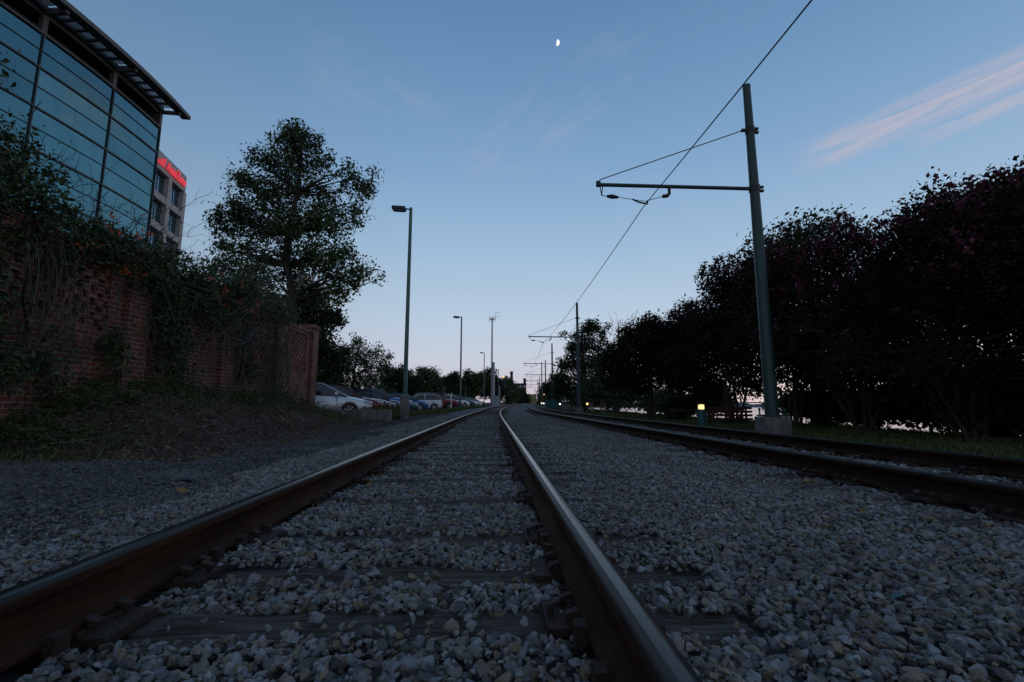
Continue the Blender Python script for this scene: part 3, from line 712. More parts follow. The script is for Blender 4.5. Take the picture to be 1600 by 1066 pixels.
# ------------------------------------------------------------------ vines and undergrowth
def vine_stems(n, f0, f1, rad, w=.5, seg=8):
    mb = MB()
    for _ in range(n):
        a, b = f0(), f1(); pts = wander(a, b, seg, w); rr = rad*random.uniform(.6, 1.5)
        mb.tube(pts, [rr*(1-.6*i/seg) for i in range(seg+1)], 4, cap=False)
    return mb
def wp(d, off, z): q = wall_pt(d, off); return (q.x, q.y, z)
U_ = random.uniform
def vines():
    random.seed(5)
    r = np.random.default_rng(5)
    # tall bush rising above the wall at the frame's edge
    t = empty('overgrown_shrub', wp(5.6, -.4, G(*wp(5.6, -.4, 0)[:2]))); b = Vector(t.location); tag(t, 'tall dark leafy shrub tangled with bare branches above the left end of the brick wall', 'shrub')
    bl = []
    for (d, o_, z, rx, rz) in ((4.9, .1, 3.6, .8, 1.2), (5.6, .0, 3.9, .7, .8), (6.1, .1, 3.5, .55, .75), (5.3, .25, 2.2, .6, 1.1), (5.9, .35, 1.7, .3, .7), (6.0, .4, 1.15, .4, .35), (4.6, .3, 4.5, .7, .7), (6.4, .05, 3.5, .4, .3)):
        q = Vector(wp(d, o_, z))-b; bl.append((*q, rx, rx, rz))
    C, CC = clumps(bl, 520, 36, .24, 2.4, r); build_leaves('foliage', M['vine'], C, .062, t, r=r, aspect=.5)
    mb = MB()
    for i in range(26):
        a = Vector(wp(U_(4.6, 6.8), U_(-.3, .3), U_(1.0, 3.2)))-b; mb.tube(wander(a, Vector(CC[random.randrange(len(CC))]), 6, .4), [.022, .02, .017, .014, .011, .008, .005], 5)
    mb.build('stem', M['bark'], t)
    # bare branches against the glass
    tw = MB()
    for i in range(26):
        d = U_(5.6, 9.2); a = Vector(wp(d, U_(-.2, .25), U_(3.0, 3.6)))
        dirv = Vector((U_(-.25, .45), U_(-.2, .9), U_(.15, 1.0))).normalized(); L = U_(.7, 1.8); e = a+dirv*L
        pts = wander(a, e, 7, .5); tw.tube([p_-b for p_ in pts], [.009*(1-.75*k/7) for k in range(8)], 4, cap=False)
        for j in range(6):
            s = pts[random.randrange(2, 8)]; e2 = s+(dirv+Vector((U_(-.9, .9), U_(-.9, .9), U_(-.5, .9)))).normalized()*U_(.2, .65)
            tw.tube([p_-b for p_ in wander(s, e2, 5, .5)], [.005, .0045, .004, .0035, .003, .002], 3, cap=False)
    tw.build('bare_branch', M['bark'], t)
    # trumpet vine over the middle of the wall
    t = empty('trumpet_vine', wp(9.6, .3, G(*wp(9.6, .3, 0)[:2]))); b = Vector(t.location); tag(t, 'green trumpet vine with orange flowers heaped over the middle of the brick wall', 'vine')
    bl = []
    for (d, o_, z, rx, rz) in ((7.1, .05, 3.45, .55, .30), (8.0, .1, 3.45, .6, .38), (8.8, .2, 3.4, .6, .42), (9.7, .25, 3.4, .65, .45), (10.6, .2, 3.35, .6, .45), (11.4, .2, 3.2, .5, .5), (8.75, .42, 2.6, .34, .6), (9.0, .45, 1.8, .36, .8), (8.3, .4, 3.0, .4, .3), (9.25, .5, 1.1, .4, .45),
                               (10.0, .4, 2.9, .4, .4), (10.9, .42, 2.7, .35, .5), (7.75, .36, 1.5, .16, .6), (6.62, .34, 1.3, .22, .6), (6.75, .3, 2.9, .26, .35), (9.15, .42, 2.4, .3, .7), (12.0, .4, 1.5, .3, .6), (7.4, .25, 3.2, .5, .2), (11.2, .4, 3.6, .5, .35)):
        q = Vector(wp(d, o_, z))-b; bl.append((*q, rx*.7, rx, rz))
    C, CC = clumps(bl, 680, 34, .22, 2.2, r); build_leaves('foliage', M['vine'], C, .07, t, r=r, aspect=.45)
    fc = []
    for i in range(26):
        d = random.choice([U_(9.6, 11.9), U_(10.6, 11.9), U_(6.6, 8)]); fc.append(Vector(wp(d, .58+U_(0, .25), U_(2.85, 3.7)))-b)
    for q in fc: build_leaves('flower', M['orange'], np.repeat(np.array([list(q)]), 7, 0)+r.normal(size=(7, 3))*.035, .07, t, r=r)
    mb = vine_stems(60, lambda: Vector(wp(U_(8.2, 12.2), U_(.22, .5), U_(1.6, 3.0)))-b, lambda: Vector(wp(U_(7.2, 12.2), U_(.2, .6), U_(2.9, 3.8)))-b, .007, .75); 
    for i in range(110):   # hanging runners close to the wall
        d = random.choice([U_(6.1, 7.2), U_(7.6, 12.2)]); a = Vector(wp(d, U_(.2, .32), U_(2.6, 3.4)))-b; e = Vector(wp(d+U_(-.4, .4), U_(.2, .34), U_(.9, 1.6)))-b
        mb.tube(wander(a, e, 9, .35), .006, 4, cap=False)
    mb.build('stem', M['twig'], t)
    # grey dead vine tangle near the end of the wall
    t = empty('dead_vine', wp(13, .4, G(*wp(13, .4, 0)[:2]))); b = Vector(t.location); tag(t, 'grey dry tangle of vine twigs with thin foliage over the far part of the wall', 'vine')
    mb = MB()
    for i in range(240):
        d = random.gauss(12.6, 1.1); d = min(max(d, 10.4), 15.0); a = Vector(wp(d, U_(.1, .7), U_(2.3, 3.75)))-b; v = Vector((random.gauss(0, .5), random.gauss(0, 1), random.gauss(0, .7))).normalized()*U_(.4, 1.3)
        mb.tube(wander(a, a+v, 6, .5), [.006, .006, .005, .005, .004, .003, .003], 3, cap=False)
    for i in range(60):
        d = U_(11.2, 14.6); a = Vector(wp(d, U_(.25, .5), U_(2.4, 3.3)))-b; e = Vector(wp(d+U_(-.5, .5), U_(.28, .6), U_(.8, 1.3)))-b
        mb.tube(wander(a, e, 9, .3), .009, 4, cap=False)
    mb.build('stem', M['twig'], t)
    bl = []
    for (d, o_, z, rx, rz) in ((12.6, .3, 3.5, .7, .45), (13.6, .3, 3.4, .7, .4), (11.9, .3, 2.2, .3, .9), (13.2, .36, 1.9, .35, 1.0), (13.5, .4, 1.1, .4, .5), (12.2, .2, 3.9, .5, .3), (14.6, .4, 1.0, .45, .3)):
        q = Vector(wp(d, o_, z))-b; bl.append((*q, rx*.7, rx, rz))
    C, CC = clumps(bl, 230, 22, .24, 2.0, r); build_leaves('foliage', M['vine'], C, .065, t, r=r, aspect=.45)
    # weeds along the foot of the wall
    n = 360; d = 5.7+8.5*r.random(n)**1.25; uu = -6.75+1.7*r.random(n)**1.9*(1-.5*ss(12, 16, d)); x = uu+P(d)
    keep = d > 5.5+.0*uu; d, x = d[keep], x[keep]
    hh = (.08+.28*r.random(len(d)))*(1-.6*ss(-6.0, -4.8, x-P(d)))
    K = 44; idx = np.repeat(np.arange(len(d)), K); f = r.random(len(idx))
    C = np.stack([x[idx]+r.normal(size=len(idx))*.13, d[idx]+r.normal(size=len(idx))*.13, gz(x, d)[idx]+hh[idx]*f], 1)
    o = build_leaves('weeds', M['weed'], C, .05, None, r=r, aspect=.45, jit=.5); tag(o, 'low tangled green weeds on the bank below the brick wall', 'weeds', kind='stuff')
    # dead leaves and twigs on the bank
    n = 22000; d = 5.3+r.random(n)*12; uu = -6.7+3.3*r.random(n); x = uu+P(d)
    C = np.stack([x, d, gz(x, d)+.012], 1); V, Fq = leaves_np(C, .05, r=r, up=.85, aspect=.5)
    mb = MB()
    o = np_mesh('leaf_litter', V, [Fq], M['litter']); tag(o, 'brown fallen leaves and mulch covering the dirt bank', 'leaf litter', kind='stuff')
    mb = MB()
    for i in range(380):
        dd = 5.3+random.random()*10; u1 = U_(-6.4, -3.5); xx = u1+float(P(dd)); a = Vector((xx, dd, G(xx, dd)+.02)); v = Vector((U_(-1, 1), U_(-.6, .6), U_(-.05, .25))).normalized()*U_(.15, .8)
        e = a+v; e.z = max(e.z, G(e.x, e.y)+.015); mb.tube(wander(a, e, 4, .3), .005, 3, cap=False)
    o = mb.build('dead_twigs', M['twig'], None); tag(o, 'dry sticks and vine ends strewn over the bank', 'twigs', kind='stuff')
vines()

# grass strips
def grass():
    r = np.random.default_rng(9)
    def blades(n, d0, d1, u0, u1, h0, h1, fn=None):
        d = d0+(d1-d0)*r.random(n)**1.4; u = u0+(u1-u0)*r.random(n); x = u+P(d)
        if fn is not None:
            k = fn(x, d, u); d, u, x = d[k], u[k], x[k]
        n = len(d); h = h0+(h1-h0)*r.random(n); a = r.random(n)*6.283; w = .006+.004*r.random(n)+.0003*d
        z = gz(x, d)-.01; lean = r.normal(size=(n, 2))*.45*h[:, None]
        b0 = np.stack([x-np.cos(a)*w, d-np.sin(a)*w, z], 1); b1 = np.stack([x+np.cos(a)*w, d+np.sin(a)*w, z], 1)
        m0 = np.stack([x+lean[:, 0]*.4+np.cos(a)*w*.7, d+lean[:, 1]*.4+np.sin(a)*w*.7, z+h*.55], 1); tip = np.stack([x+lean[:, 0], d+lean[:, 1], z+h], 1)
        return np.stack([b0, b1, m0, tip], 1).reshape(-1, 3), np.arange(n*4).reshape(n, 4)
    V, Fq = blades(60000, 4, 45, 5.35, 10.6, .03, .09)
    o = np_mesh('grass', V, [Fq], M['grass']); tag(o, 'short dark mown grass on the strip between the second track and the river trees', 'grass', kind='stuff')
    Vs, Fs, base = [], [], 0
    for (n, d0, d1, u0, u1, h0, h1) in ((1500, 18.2, 20.4, -5.2, -4.0, .15, .55), (2600, 20.5, 32, -5.0, -4.2, .05, .3), (3500, 32, 75, -5.2, -3.6, .05, .35), (500, 5.3, 7.2, -6.6, -4.6, .05, .16), (500, 13, 16.5, -5.4, -4.4, .06, .2)):
        V, Fq = blades(n, d0, d1, u0, u1, h0, h1); Vs.append(V); Fs.append(Fq+base); base += len(V)
    o = np_mesh('long_grass', np.concatenate(Vs), [np.concatenate(Fs)], M['grass']); tag(o, 'uncut tufts of grass along the edge of the car park', 'grass', kind='stuff')
    # fallen leaves lying on the ballast
    pts = []
    for (px, py, d, k) in ((957, 880, 1.75, 9), (1255, 742, 3.9, 7), (1470, 775, 3.1, 4), (800, 880, 1.8, 3), (290, 750, 3.6, 2), (995, 740, 4.3, 3), (1010, 830, 2.4, 2)):
        q = at(px, py, d)
        for j in range(k): pts.append((q.x+random.gauss(0, .05), q.y+random.gauss(0, .04), .045+G(q.x, q.y)+random.random()*.02))
    for j in range(130):
        d = U_(2, 22); u = random.choice([U_(2.0, 2.8), U_(3.05, 4.3), U_(4.5, 5.6), U_(-2.8, 2.5)]); x = u+float(P(d)); pts.append((x, d, G(x, d)+.06))
    V, Fq = leaves_np(np.array(pts), .05, r=r, up=.5, aspect=.5)
    o = np_mesh('fallen_leaves', V, [Fq], M['dry']); tag(o, 'dry orange brown leaves scattered over the ballast by the rails', 'leaves', kind='stuff')
grass()

# ------------------------------------------------------------------ trees
def pxblobs(d, lst, dep=.8):
    out = []
    for i, (px, py, r_) in enumerate(lst):
        dd = d+((i*37 % 11)/5-1)*dep; q = at(px, py, dd); rr = r_/F*dd*1.03; out.append((q.x, q.y, q.z, rr, rr*1.05, rr*.85))
    return out
def left_trees():
    d = 25
    L = [(458, 208, 24), (440, 225, 26), (480, 222, 26), (410, 250, 26), (450, 260, 40), (500, 255, 28), (385, 285, 28), (430, 305, 44), (490, 305, 40), (545, 285, 24), (565, 300, 22), (370, 325, 30), (350, 350, 24), (400, 350, 40), (455, 360, 46), (515, 345, 40), (555, 335, 26), (350, 385, 22), (390, 400, 34), (440, 415, 40), (500, 405, 42), (540, 395, 26), (570, 425, 24), (545, 435, 26), (480, 460, 30), (520, 460, 26), (420, 450, 26), (575, 285, 14), (585, 270, 8), (590, 432, 8), (340, 345, 12), (545, 265, 12)]
    b = at(458, 600, d); base = (b.x, b.y, G(b.x, b.y))
    tree('sweetgum_tree', 'tall broad leafed tree standing behind the end of the brick wall', 'tree', base, pxblobs(d, [(x_, y_, r_*.88) for x_, y_, r_ in L]), .30, 1350, 30, .46, .145, M['leafA'], M['bark'], seed=5, nbr=170, shell=2.6)
    # smaller growth round its foot
    L = [(470, 500, 34), (505, 500, 26), (440, 520, 30), (500, 540, 34), (520, 560, 26), (460, 570, 40), (510, 590, 30), (485, 475, 22), (525, 500, 16), (430, 480, 24)]
    b = at(500, 625, 28); tree('small_tree', 'bushy dark tree between the tall tree and the parked silver car', 'tree', (b.x, b.y, G(b.x, b.y)), pxblobs(28, L), .14, 760, 30, .45, .16, M['leafB'], M['bark'], seed=4, nbr=50)
    L = [(395, 430, 30), (360, 425, 26), (410, 470, 30), (380, 460, 26), (340, 415, 16)]
    b = at(385, 560, 20); tree('small_tree', 'leafy sapling top rising just behind the wall under the tall tree', 'tree', (b.x, b.y, G(b.x, b.y)), pxblobs(20, L, .5), .08, 230, 24, .35, .11, M['vine'], M['bark'], seed=14, nbr=30)
    specs = [('tree with an open ragged crown behind the parked dark cars', 46, [(560, 535, 14), (548, 552, 20), (570, 560, 22), (590, 550, 12), (540, 580, 26), (575, 590, 26), (600, 575, 18), (605, 560, 9), (555, 610, 24), (590, 612, 22)], 550),
             ('rounded dark tree behind the blue van', 60, [(625, 585, 16), (610, 605, 20), (640, 600, 18), (605, 585, 10), (620, 620, 18)], 622),
             ('full rounded tree behind the white hatchback and red car', 68, [(660, 582, 9), (672, 588, 14), (650, 598, 16), (678, 602, 14), (665, 612, 18), (645, 615, 16), (640, 585, 7)], 662),
             ('small round tree with gaps beside the far brick tower', 85, [(711, 590, 7), (703, 598, 8), (717, 600, 9), (708, 609, 9), (722, 612, 10), (699, 594, 4), (712, 617, 8)], 712),
             ('tall twin topped tree behind the second lamp post', 105, [(731, 584, 6), (733, 592, 9), (728, 602, 9), (742, 592, 9), (748, 600, 11), (738, 612, 12), (752, 590, 8), (728, 618, 9)], 738),
             ('broad dense tree behind the antenna mast', 120, [(765, 584, 9), (760, 596, 11), (772, 594, 10), (780, 600, 9), (768, 610, 13), (757, 614, 10), (784, 612, 9), (776, 620, 10)], 768),
             ('tree with rounded top below the amber street light', 150, [(789, 596, 6), (796, 600, 7), (801, 606, 6), (792, 612, 9), (802, 617, 8), (786, 606, 6), (797, 624, 8)], 795),
             ('last dark tree on the left before the yellow building', 210, [(812, 614, 5), (818, 618, 4), (822, 622, 4), (809, 622, 6), (816, 627, 6), (823, 628, 3)], 815),
             ('dark bushes low behind the row of parked cars', 50, [(520, 600, 20), (500, 612, 18), (550, 618, 16), (580, 622, 14), (610, 624, 12)], 540)]
    for k, (lab, d, L, bx) in enumerate(specs):
        b = at(bx, 634, d); sc = d/46
        tree('broadleaf_tree', lab, 'tree', (b.x, b.y, G(b.x, b.y)), pxblobs(d, L, 1.5), .16*sc**.5, 560 if d < 100 else 420, 26, .42*sc**.8, .17*sc**.9, M['leafA'] if k % 2 == 0 else M['leafB'], M['bark'], 'trees beyond the car park', seed=40+k, nbr=24)
left_trees()
def right_trees():
    def stems(n, h, w, r_): 
        out = []
        for i in range(n):
            a = 6.283*i/n+U_(-.4, .4); out.append((math.cos(a)*.14*U_(.4, 1), math.sin(a)*.14*U_(.4, 1), math.cos(a)*w*U_(.5, 1), math.sin(a)*w*U_(.5, 1), h*U_(.7, 1), r_*U_(.7, 1.1)))
        return out
    labs = ['crape myrtle at the right edge of the view, its crown reaching highest in frame', 'crape myrtle with several pale stems near the right edge of the photo', 'crape myrtle with pinkish multiple stems right of the tall wire pole',
            'crape myrtle with dark blossom standing directly behind the tall wire pole', 'crape myrtle behind the timber bench and glowing bollard', 'low crape myrtle forming the sloping left end of the blossoming row']
    pos = [(6.6, 8.7, 5.05, 3.6), (8.6, 8.9, 4.75, 3.4), (11.0, 8.9, 5.2, 3.6), (13.6, 8.9, 5.8, 3.6), (16.6, 8.7, 5.9, 3.6), (20.0, 8.3, 5.3, 3.6)]
    for k, (d, u, h, w) in enumerate(pos):
        random.seed(60+k)
        x = u+float(P(d)); z0 = G(x, d)
        r = np.random.default_rng(70+k); bl = []
        for i in range(21):
            a = r.random()*6.283; f = r.random() if i < 16 else r.random()*.30; rad = w*.5*(.35+.65*r.random())*(1-.55*max(0, f-.5)); zz = z0+h*(.24+.64*f); rr = w*(.14+.11*r.random()); bl.append((x+math.cos(a)*rad, d+math.sin(a)*rad, zz, rr, rr, rr*.9))
        bl.append((x, d, z0+h*.62, w*.34, w*.34, h*.26))
        tree('crape_myrtle', labs[k], 'tree', (x, d, z0), bl, .07, 1300 if d < 10 else 900, 32, .32, .062 if d < 10 else .08 if d < 14 else .10, M['leafC'], M['paleb'], 'crape myrtles in a row along the river strip', seed=80+k, stems=stems(6, 3.0, .9, .055), nbr=70, bloom=260, shell=2.4)
    # magnolias on the bank edge behind
    for k, (lab, d, u, h, w) in enumerate([('dark magnolia rising behind the crape myrtles beside the tall pole', 15.5, 11.0, 7.9, 5.0), ('big dark evergreen on the bank behind the right hand crape myrtles', 10.0, 12.4, 7.0, 5.0), ('dark evergreen filling the bank at the far right edge', 6.5, 12.8, 6.2, 5.0)]):
        x = u+float(P(d)); z0 = G(x, d)
        tree('magnolia_tree', lab, 'tree', (x, d, z0), autoblobs(x, d, z0+.5, h-.5, w, 16, 90+k), .24, 900, 26, .5, .12, M['leafB'], M['bark'], seed=95+k, nbr=60, shell=2.2)
    # undergrowth by the water
    for k, (lab, d, u, w, h) in enumerate([('leafy bush at the water edge below the right hand crape myrtles', 9.3, 10.2, 1.7, 1.5), ('dense low bush at the far right edge under the trees', 7.6, 10.0, 1.8, 1.7), ('ragged bush on the bank right of the pole footing', 12.4, 10.4, 1.0, 1.1), ('small bush beside the leaning trunk on the grass', 19.3, 7.75, .75, .9), ('dense bush on the bank behind the pale stems', 10.9, 10.9, 1.6, 1.5), ('low hedge like bush on the grass behind the walking people', 39, 9.2, 3.4, 2.4), ('rounded bush between the walking people and the thick trunk', 31, 9.6, 3.2, 2.0), ('grey green bush just left of the thick trunk', 25.5, 9.9, 2.6, 1.5), ('dark bush far along the bank beyond the second wire pole', 50, 9.0, 4.0, 3.0), ('loose bush right of the leaning trunk at the water', 23, 10.8, 1.7, 1.9), ('dark bush at the water between the pole footing and the pale stems', 13.6, 10.3, 1.6, 1.5), ('bush on the bank under the magnolia behind the tall pole', 15.2, 10.6, 1.5, 1.2), ('tall thin bush leaning over the water at right', 10.2, 10.4, 1.6, 2.0), ('low bush on the bank lip in the gap between the two right hand crape myrtles', 8.4, 10.9, 2.0, .95), ('spreading bush on the bank behind the thick trunk', 27, 11.2, 3.0, 1.9), ('pale green bush behind the amber bollard on the bank', 44, 10.2, 4.2, 2.2), ('low ragged bush on the bank lip at the right end of the view', 6.9, 11.0, 2.0, .9)]):
        x = u+float(P(d)); z0 = G(x, d); r = np.random.default_rng(120+k); t = empty('bush', (x, d, z0)); tag(t, lab, 'bush', 'bushes by the water')
        bl = [(r.normal()*w*.3, r.normal()*w*.3, h*(.3+.4*r.random()), w*.35, w*.35, h*.3) for _ in range(7)]
        C, CC = clumps(bl, 260, 26, .26, 2, r); build_leaves('foliage', M['leafB'] if d < 20 else M['leafA'], C, .10 if d < 20 else .14, t, r=r)
        mb = MB()
        for i in range(14): mb.tube(wander((r.normal()*.1, r.normal()*.1, -.1), CC[i], 5, .3), [.014, .012, .01, .008, .006, .003], 4)
        mb.build('stem', M['bark'], t)
    # thicker trunked tree and those further along
    d = 20.6; b = at(1018, 655, d); b = Vector((b.x, d, G(b.x, d)))
    L = [(1015, 520, 24), (985, 530, 20), (1045, 530, 24), (965, 555, 22), (1000, 555, 30), (1040, 560, 26), (1065, 560, 20), (975, 585, 20), (990, 600, 14), (960, 600, 14), (1010, 585, 18), (1055, 590, 14), (1020, 505, 14), (950, 575, 14)]
    tree('crape_myrtle', 'larger dark tree with a thick single trunk on the grass left of the glowing bollard', 'tree', tuple(b), pxblobs(d, L, 1.0), .16, 700, 30, .40, .11, M['leafC'], M['bark'], seed=141, nbr=60, bloom=60, shell=2.2)
    d = 19.6; b = at(1047, 655, d)
    L = [(1075, 560, 24), (1060, 580, 18), (1090, 585, 18), (1075, 535, 24), (1100, 560, 22)]
    tree('crape_myrtle', 'slender leaning tree trunk with a small bush at its foot on the grass', 'tree', (b.x, d, G(b.x, d)), pxblobs(d, L, .8), .07, 170, 24, .36, .10, M['leafC'], M['paleb'], seed=142, nbr=24, lean=(-.3, 0))
    specs = [('green tree with bare twigs on top, behind the two walking people', 34, [(1000, 515, 16), (975, 520, 14), (985, 540, 22), (960, 560, 24), (1010, 545, 18), (945, 590, 24), (985, 585, 26), (930, 605, 20), (960, 615, 22), (1000, 610, 18), (1020, 510, 12), (940, 560, 16)], 962, M['leafA'], 800),
             ('magnolia with a knobbly crown behind the second wire pole', 42, [(926, 512, 13), (915, 518, 11), (903, 525, 10), (940, 520, 11), (895, 545, 14), (915, 545, 18), (935, 540, 16), (880, 570, 12), (900, 570, 22), (930, 570, 22), (890, 600, 18), (920, 600, 24), (875, 590, 12), (872, 612, 14), (900, 620, 18), (880, 522, 5), (951, 510, 6)], 915, M['leafB'], 900),
             ('low dark trees by the track beyond the third wire pole', 75, [(868, 598, 9), (862, 612, 10), (875, 610, 12), (868, 622, 10), (857, 606, 6)], 868, M['leafB'], 420),
             ('dark tree beside the far end of the track on the right', 120, [(853, 606, 6), (850, 616, 7), (858, 612, 8), (846, 624, 5), (855, 624, 7)], 853, M['leafA'], 380)]
    for k, (lab, d, L, bx, lm, ncl) in enumerate(specs):
        b = at(bx, 640, d); sc = d/34
        t = tree('riverside_tree', lab, 'tree', (b.x, d, G(b.x, d)), pxblobs(d, L, 1.5), .22*sc**.4, ncl, 22, .42*sc**.8, .14*sc**.9, lm, M['bark'], 'trees further along the river side', seed=150+k, nbr=40)
        if k == 0:
            mb = MB()
            for i in range(26):
                a = at(U_(955, 1030), U_(500, 530), d); e = a+Vector((U_(-.9, .9), U_(-.5, .5), U_(.4, 1.3))); mb.tube([p_-b*0-Vector(t.location) for p_ in wander(a, e, 5, .5)], [.022, .02, .016, .012, .009, .005], 3, cap=False)
            mb.build('bare_branch', M['bark'], t)
right_trees()

# ------------------------------------------------------------------ wire poles
WIREPT = []
def wire_pole_proto():
    t = empty('wire_pole')
    mb = MB(); mb.box((0, 0, .12), (.52, .52, .60)); mb.build('footing', M['conc'], t, bevel=.02)
    mb = MB(); mb.lathe([(.142, .43), (.138, .5), (.112, 4.6), (.084, 8.1), (.088, 8.12), (.088, 8.2), (.03, 8.24)], 16); mb.box((0, 0, .445), (.44, .44, .035))
    for sx in (-1, 1):
        for sy in (-1, 1): mb.lathe([(.02, .46), (.02, .56), (.03, .56), (.03, .6)], 6, (sx*.17, sy*.17, 0))
    mb.build('pole', M['green_pole'], t, smooth=True)
    mb = MB(); mb.tube([(-.1, 0, 5.60), (-3.62, 0, 5.66)], .042, 10); mb.build('bracket_arm', M['green_pole'], t, smooth=True)
    for z in (5.60, 7.05):
        mb = MB(); rr = .108 if z < 6 else .094
        mb.lathe([(rr, z-.07), (rr+.012, z-.07), (rr+.012, z+.07), (rr, z+.07)], 14); mb.box((rr+.05, 0, z+.04), (.10, .06, .05)); mb.box((rr+.05, 0, z-.05), (.10, .06, .05)); mb.box((-rr-.05, 0, z), (.12, .07, .05)); mb.build('pole_clamp', M['dark'], t)
    mb = MB(); mb.tube([(-.16, 0, 7.05), (-3.58, 0, 5.78)], .011, 6); mb.build('stay_rod', M['wire'], t)
    mb = MB(); mb.box((-3.61, 0, 5.68), (.09, .1, .11)); mb.tube([(-3.57, 0, 5.64), (-3.54, 0, 5.40)], .012, 5); mb.tube([(-3.51, .0, 5.64), (-3.54, 0, 5.40)], .012, 5); mb.build('arm_end', M['dark'], t)
    mb = MB(); mb.tube([(-1.98, 0, 5.64), (-1.98, 0, 5.46), (-2.03, 0, 5.41), (-2.14, 0, 5.39)], [.04, .035, .045, .04], 8); mb.build('hanger', M['dark'], t)
    mb = MB(); mb.tube([(-3.54, 0, 5.40), (-3.42, 0, 5.385)], .01, 5); mb.tube([(-3.42, 0, 5.385), (-3.30, 0, 5.375), (-3.16, 0, 5.36)], [.03, .055, .03], 8); mb.build('insulator', M['dark'], t, smooth=True)
    mb = MB(); mb.tube([(-3.16, 0, 5.36), (-2.55, 0, 5.27), (-2.14, 0, 5.39)], .008, 5); mb.build('span_wire', M['wire'], t)
    mb = MB(); mb.tube([(-2.86, -.1, 5.27), (-2.72, -.05, 5.23), (-2.52, 0, 5.21)], .02, 6); mb.tube([(-2.5, 0, 5.28), (-2.54, -.1, 5.16), (-2.58, -.25, 5.13)], .022, 6); mb.build('wire_clip', M['dark'], t)
    return t
PD = [9.9, 33.5, 57.5, 81, 104, 128, 152]
plab = ['tall dark green wire pole on a square concrete footing, nearest of the wire poles', 'second wire pole from the front, standing before the knobbly magnolia', 'third wire pole from the front, next to the teal cabinets', 'fourth wire pole away, thin against the far sky', 'fifth wire pole away near the far lamps', 'sixth wire pole away, almost lost by the trees', 'farthest wire pole in the row, just a hairline']
pr = wire_pole_proto()
for k, d in enumerate(PD):
    o = pr if k == 0 else copy_tree(pr)
    tag(o, plab[k], 'wire pole', 'trolley wire poles along the second track'); x = float(P(d))+6.0; sl = float(P(d+.5)-P(d-.5))
    o.location = (x, d, float(H(d))-.03); o.rotation_euler = (0, 0, -math.atan(sl)*.5)
    WIREPT.append(Vector((x-2.54, d, float(H(d))+5.18)))
def wire():
    pts = [Vector((WIREPT[0].x+1.0, -14, 5.18))]+WIREPT; mb = MB(); path = []
    for a, b in zip(pts[:-1], pts[1:]):
        for i in range(12):
            t = i/12; q = a.lerp(b, t); q.z -= .22*4*t*(1-t); path.append(q)
    path.append(pts[-1]); mb.tube(path, .0105, 6); o = mb.build('trolley_wire', M['wire'], None); tag(o, 'single overhead trolley wire sweeping down along the second track', 'wire')
wire()
# plain poles between the wire poles on the right
for (px, top, d, lab) in ((847, 566, 92, 'plain thin post between the fourth and fifth wire poles'), (878, 560, 64, 'plain dark post standing behind the third wire pole against the trees')):
    b = at(px, 636, d); h = at(px, top, d).z-G(b.x, d); t = empty('steel_post', (b.x, d, G(b.x, d))); tag(t, lab, 'post')
    mb = MB(); mb.tube([(0, 0, 0), (0, 0, h)], [.12, .09], 8); mb.build('pole', M['green_pole'], t, smooth=True); mb = MB(); mb.lathe([(.11, h-.02), (.11, h+.06), (.02, h+.1)], 8); mb.build('cap', M['dark'], t)

# ------------------------------------------------------------------ lamp posts on the left
def lamp(d, px, top, label, armpx, z0=None, stump=False, lit=False, sc=1):
    b = at(px, 640, d); z0 = G(b.x, d); h = at(px, top, d).z-z0; t = empty('lamp_post', (b.x, d, z0)); tag(t, label, 'lamp post', 'lamp posts along the car park edge')
    if stump: mb = MB(); mb.lathe([(.20, -.1), (.20, 1.03), (.17, 1.06), (.1, 1.08)], 14); mb.build('concrete_base', M['stainconc'], t, smooth=True)
    mb = MB(); mb.tube([(0, 0, 0), (0, 0, h*.96), (0, 0, h)], [.10*sc, .072*sc, .068*sc], 12); mb.build('pole', M['lamp_pole'], t, smooth=True)
    mb = MB(); mb.tube([(.05, 0, h-.08), (-.25, 0, h-.05)], .035*sc, 8); mb.build('arm', M['dark'], t)
    mb = MB(); mb.box((-.55*armpx, 0, h-.04), (.62*armpx, .36*sc, .17*sc), ry=.06); hd = mb.build('lamp_head', M['dark'], t, bevel=.03)
    mb = MB(); mb.box((-.55*armpx, 0, h-.137*sc), (.48*armpx, .28*sc, .02), ry=.06); mb.build('lens', M['glow3'] if lit else M['clear'], hd)
    return t
lamp(20, 632, 325, 'tall lamp post on a concrete stump beside the parked cars, nearest of the lamps', 1.0, stump=True)
lamp(47, 719, 495, 'second lamp post from the front, behind the dark red car', 1.0)
lamp(86, 756, 551, 'small third lamp post left of the antenna mast', 1.0)
lamp(100, 778.5, 577, 'fourth thin lamp post just right of the antenna mast', 1.2)
lamp(130, 789, 588, 'lamp post with its amber lamp lit in front of the far trees', 1.0, lit=True)
lamp(160, 797.5, 599, 'farthest thin lamp post on the left of the track', 1.3)
lamp(62, 727, 605, 'short thin lamp post among the trees behind the car row', .8, sc=.7)
q = at(786.5, 589, 129); mb = MB(); mb.lathe([(.05, -.3), (.3, -.18), (.36, .0), (.26, .2), (.06, .3)], 12); o = mb.build('street_light', M['glow3'], None, smooth=True); o.location = q
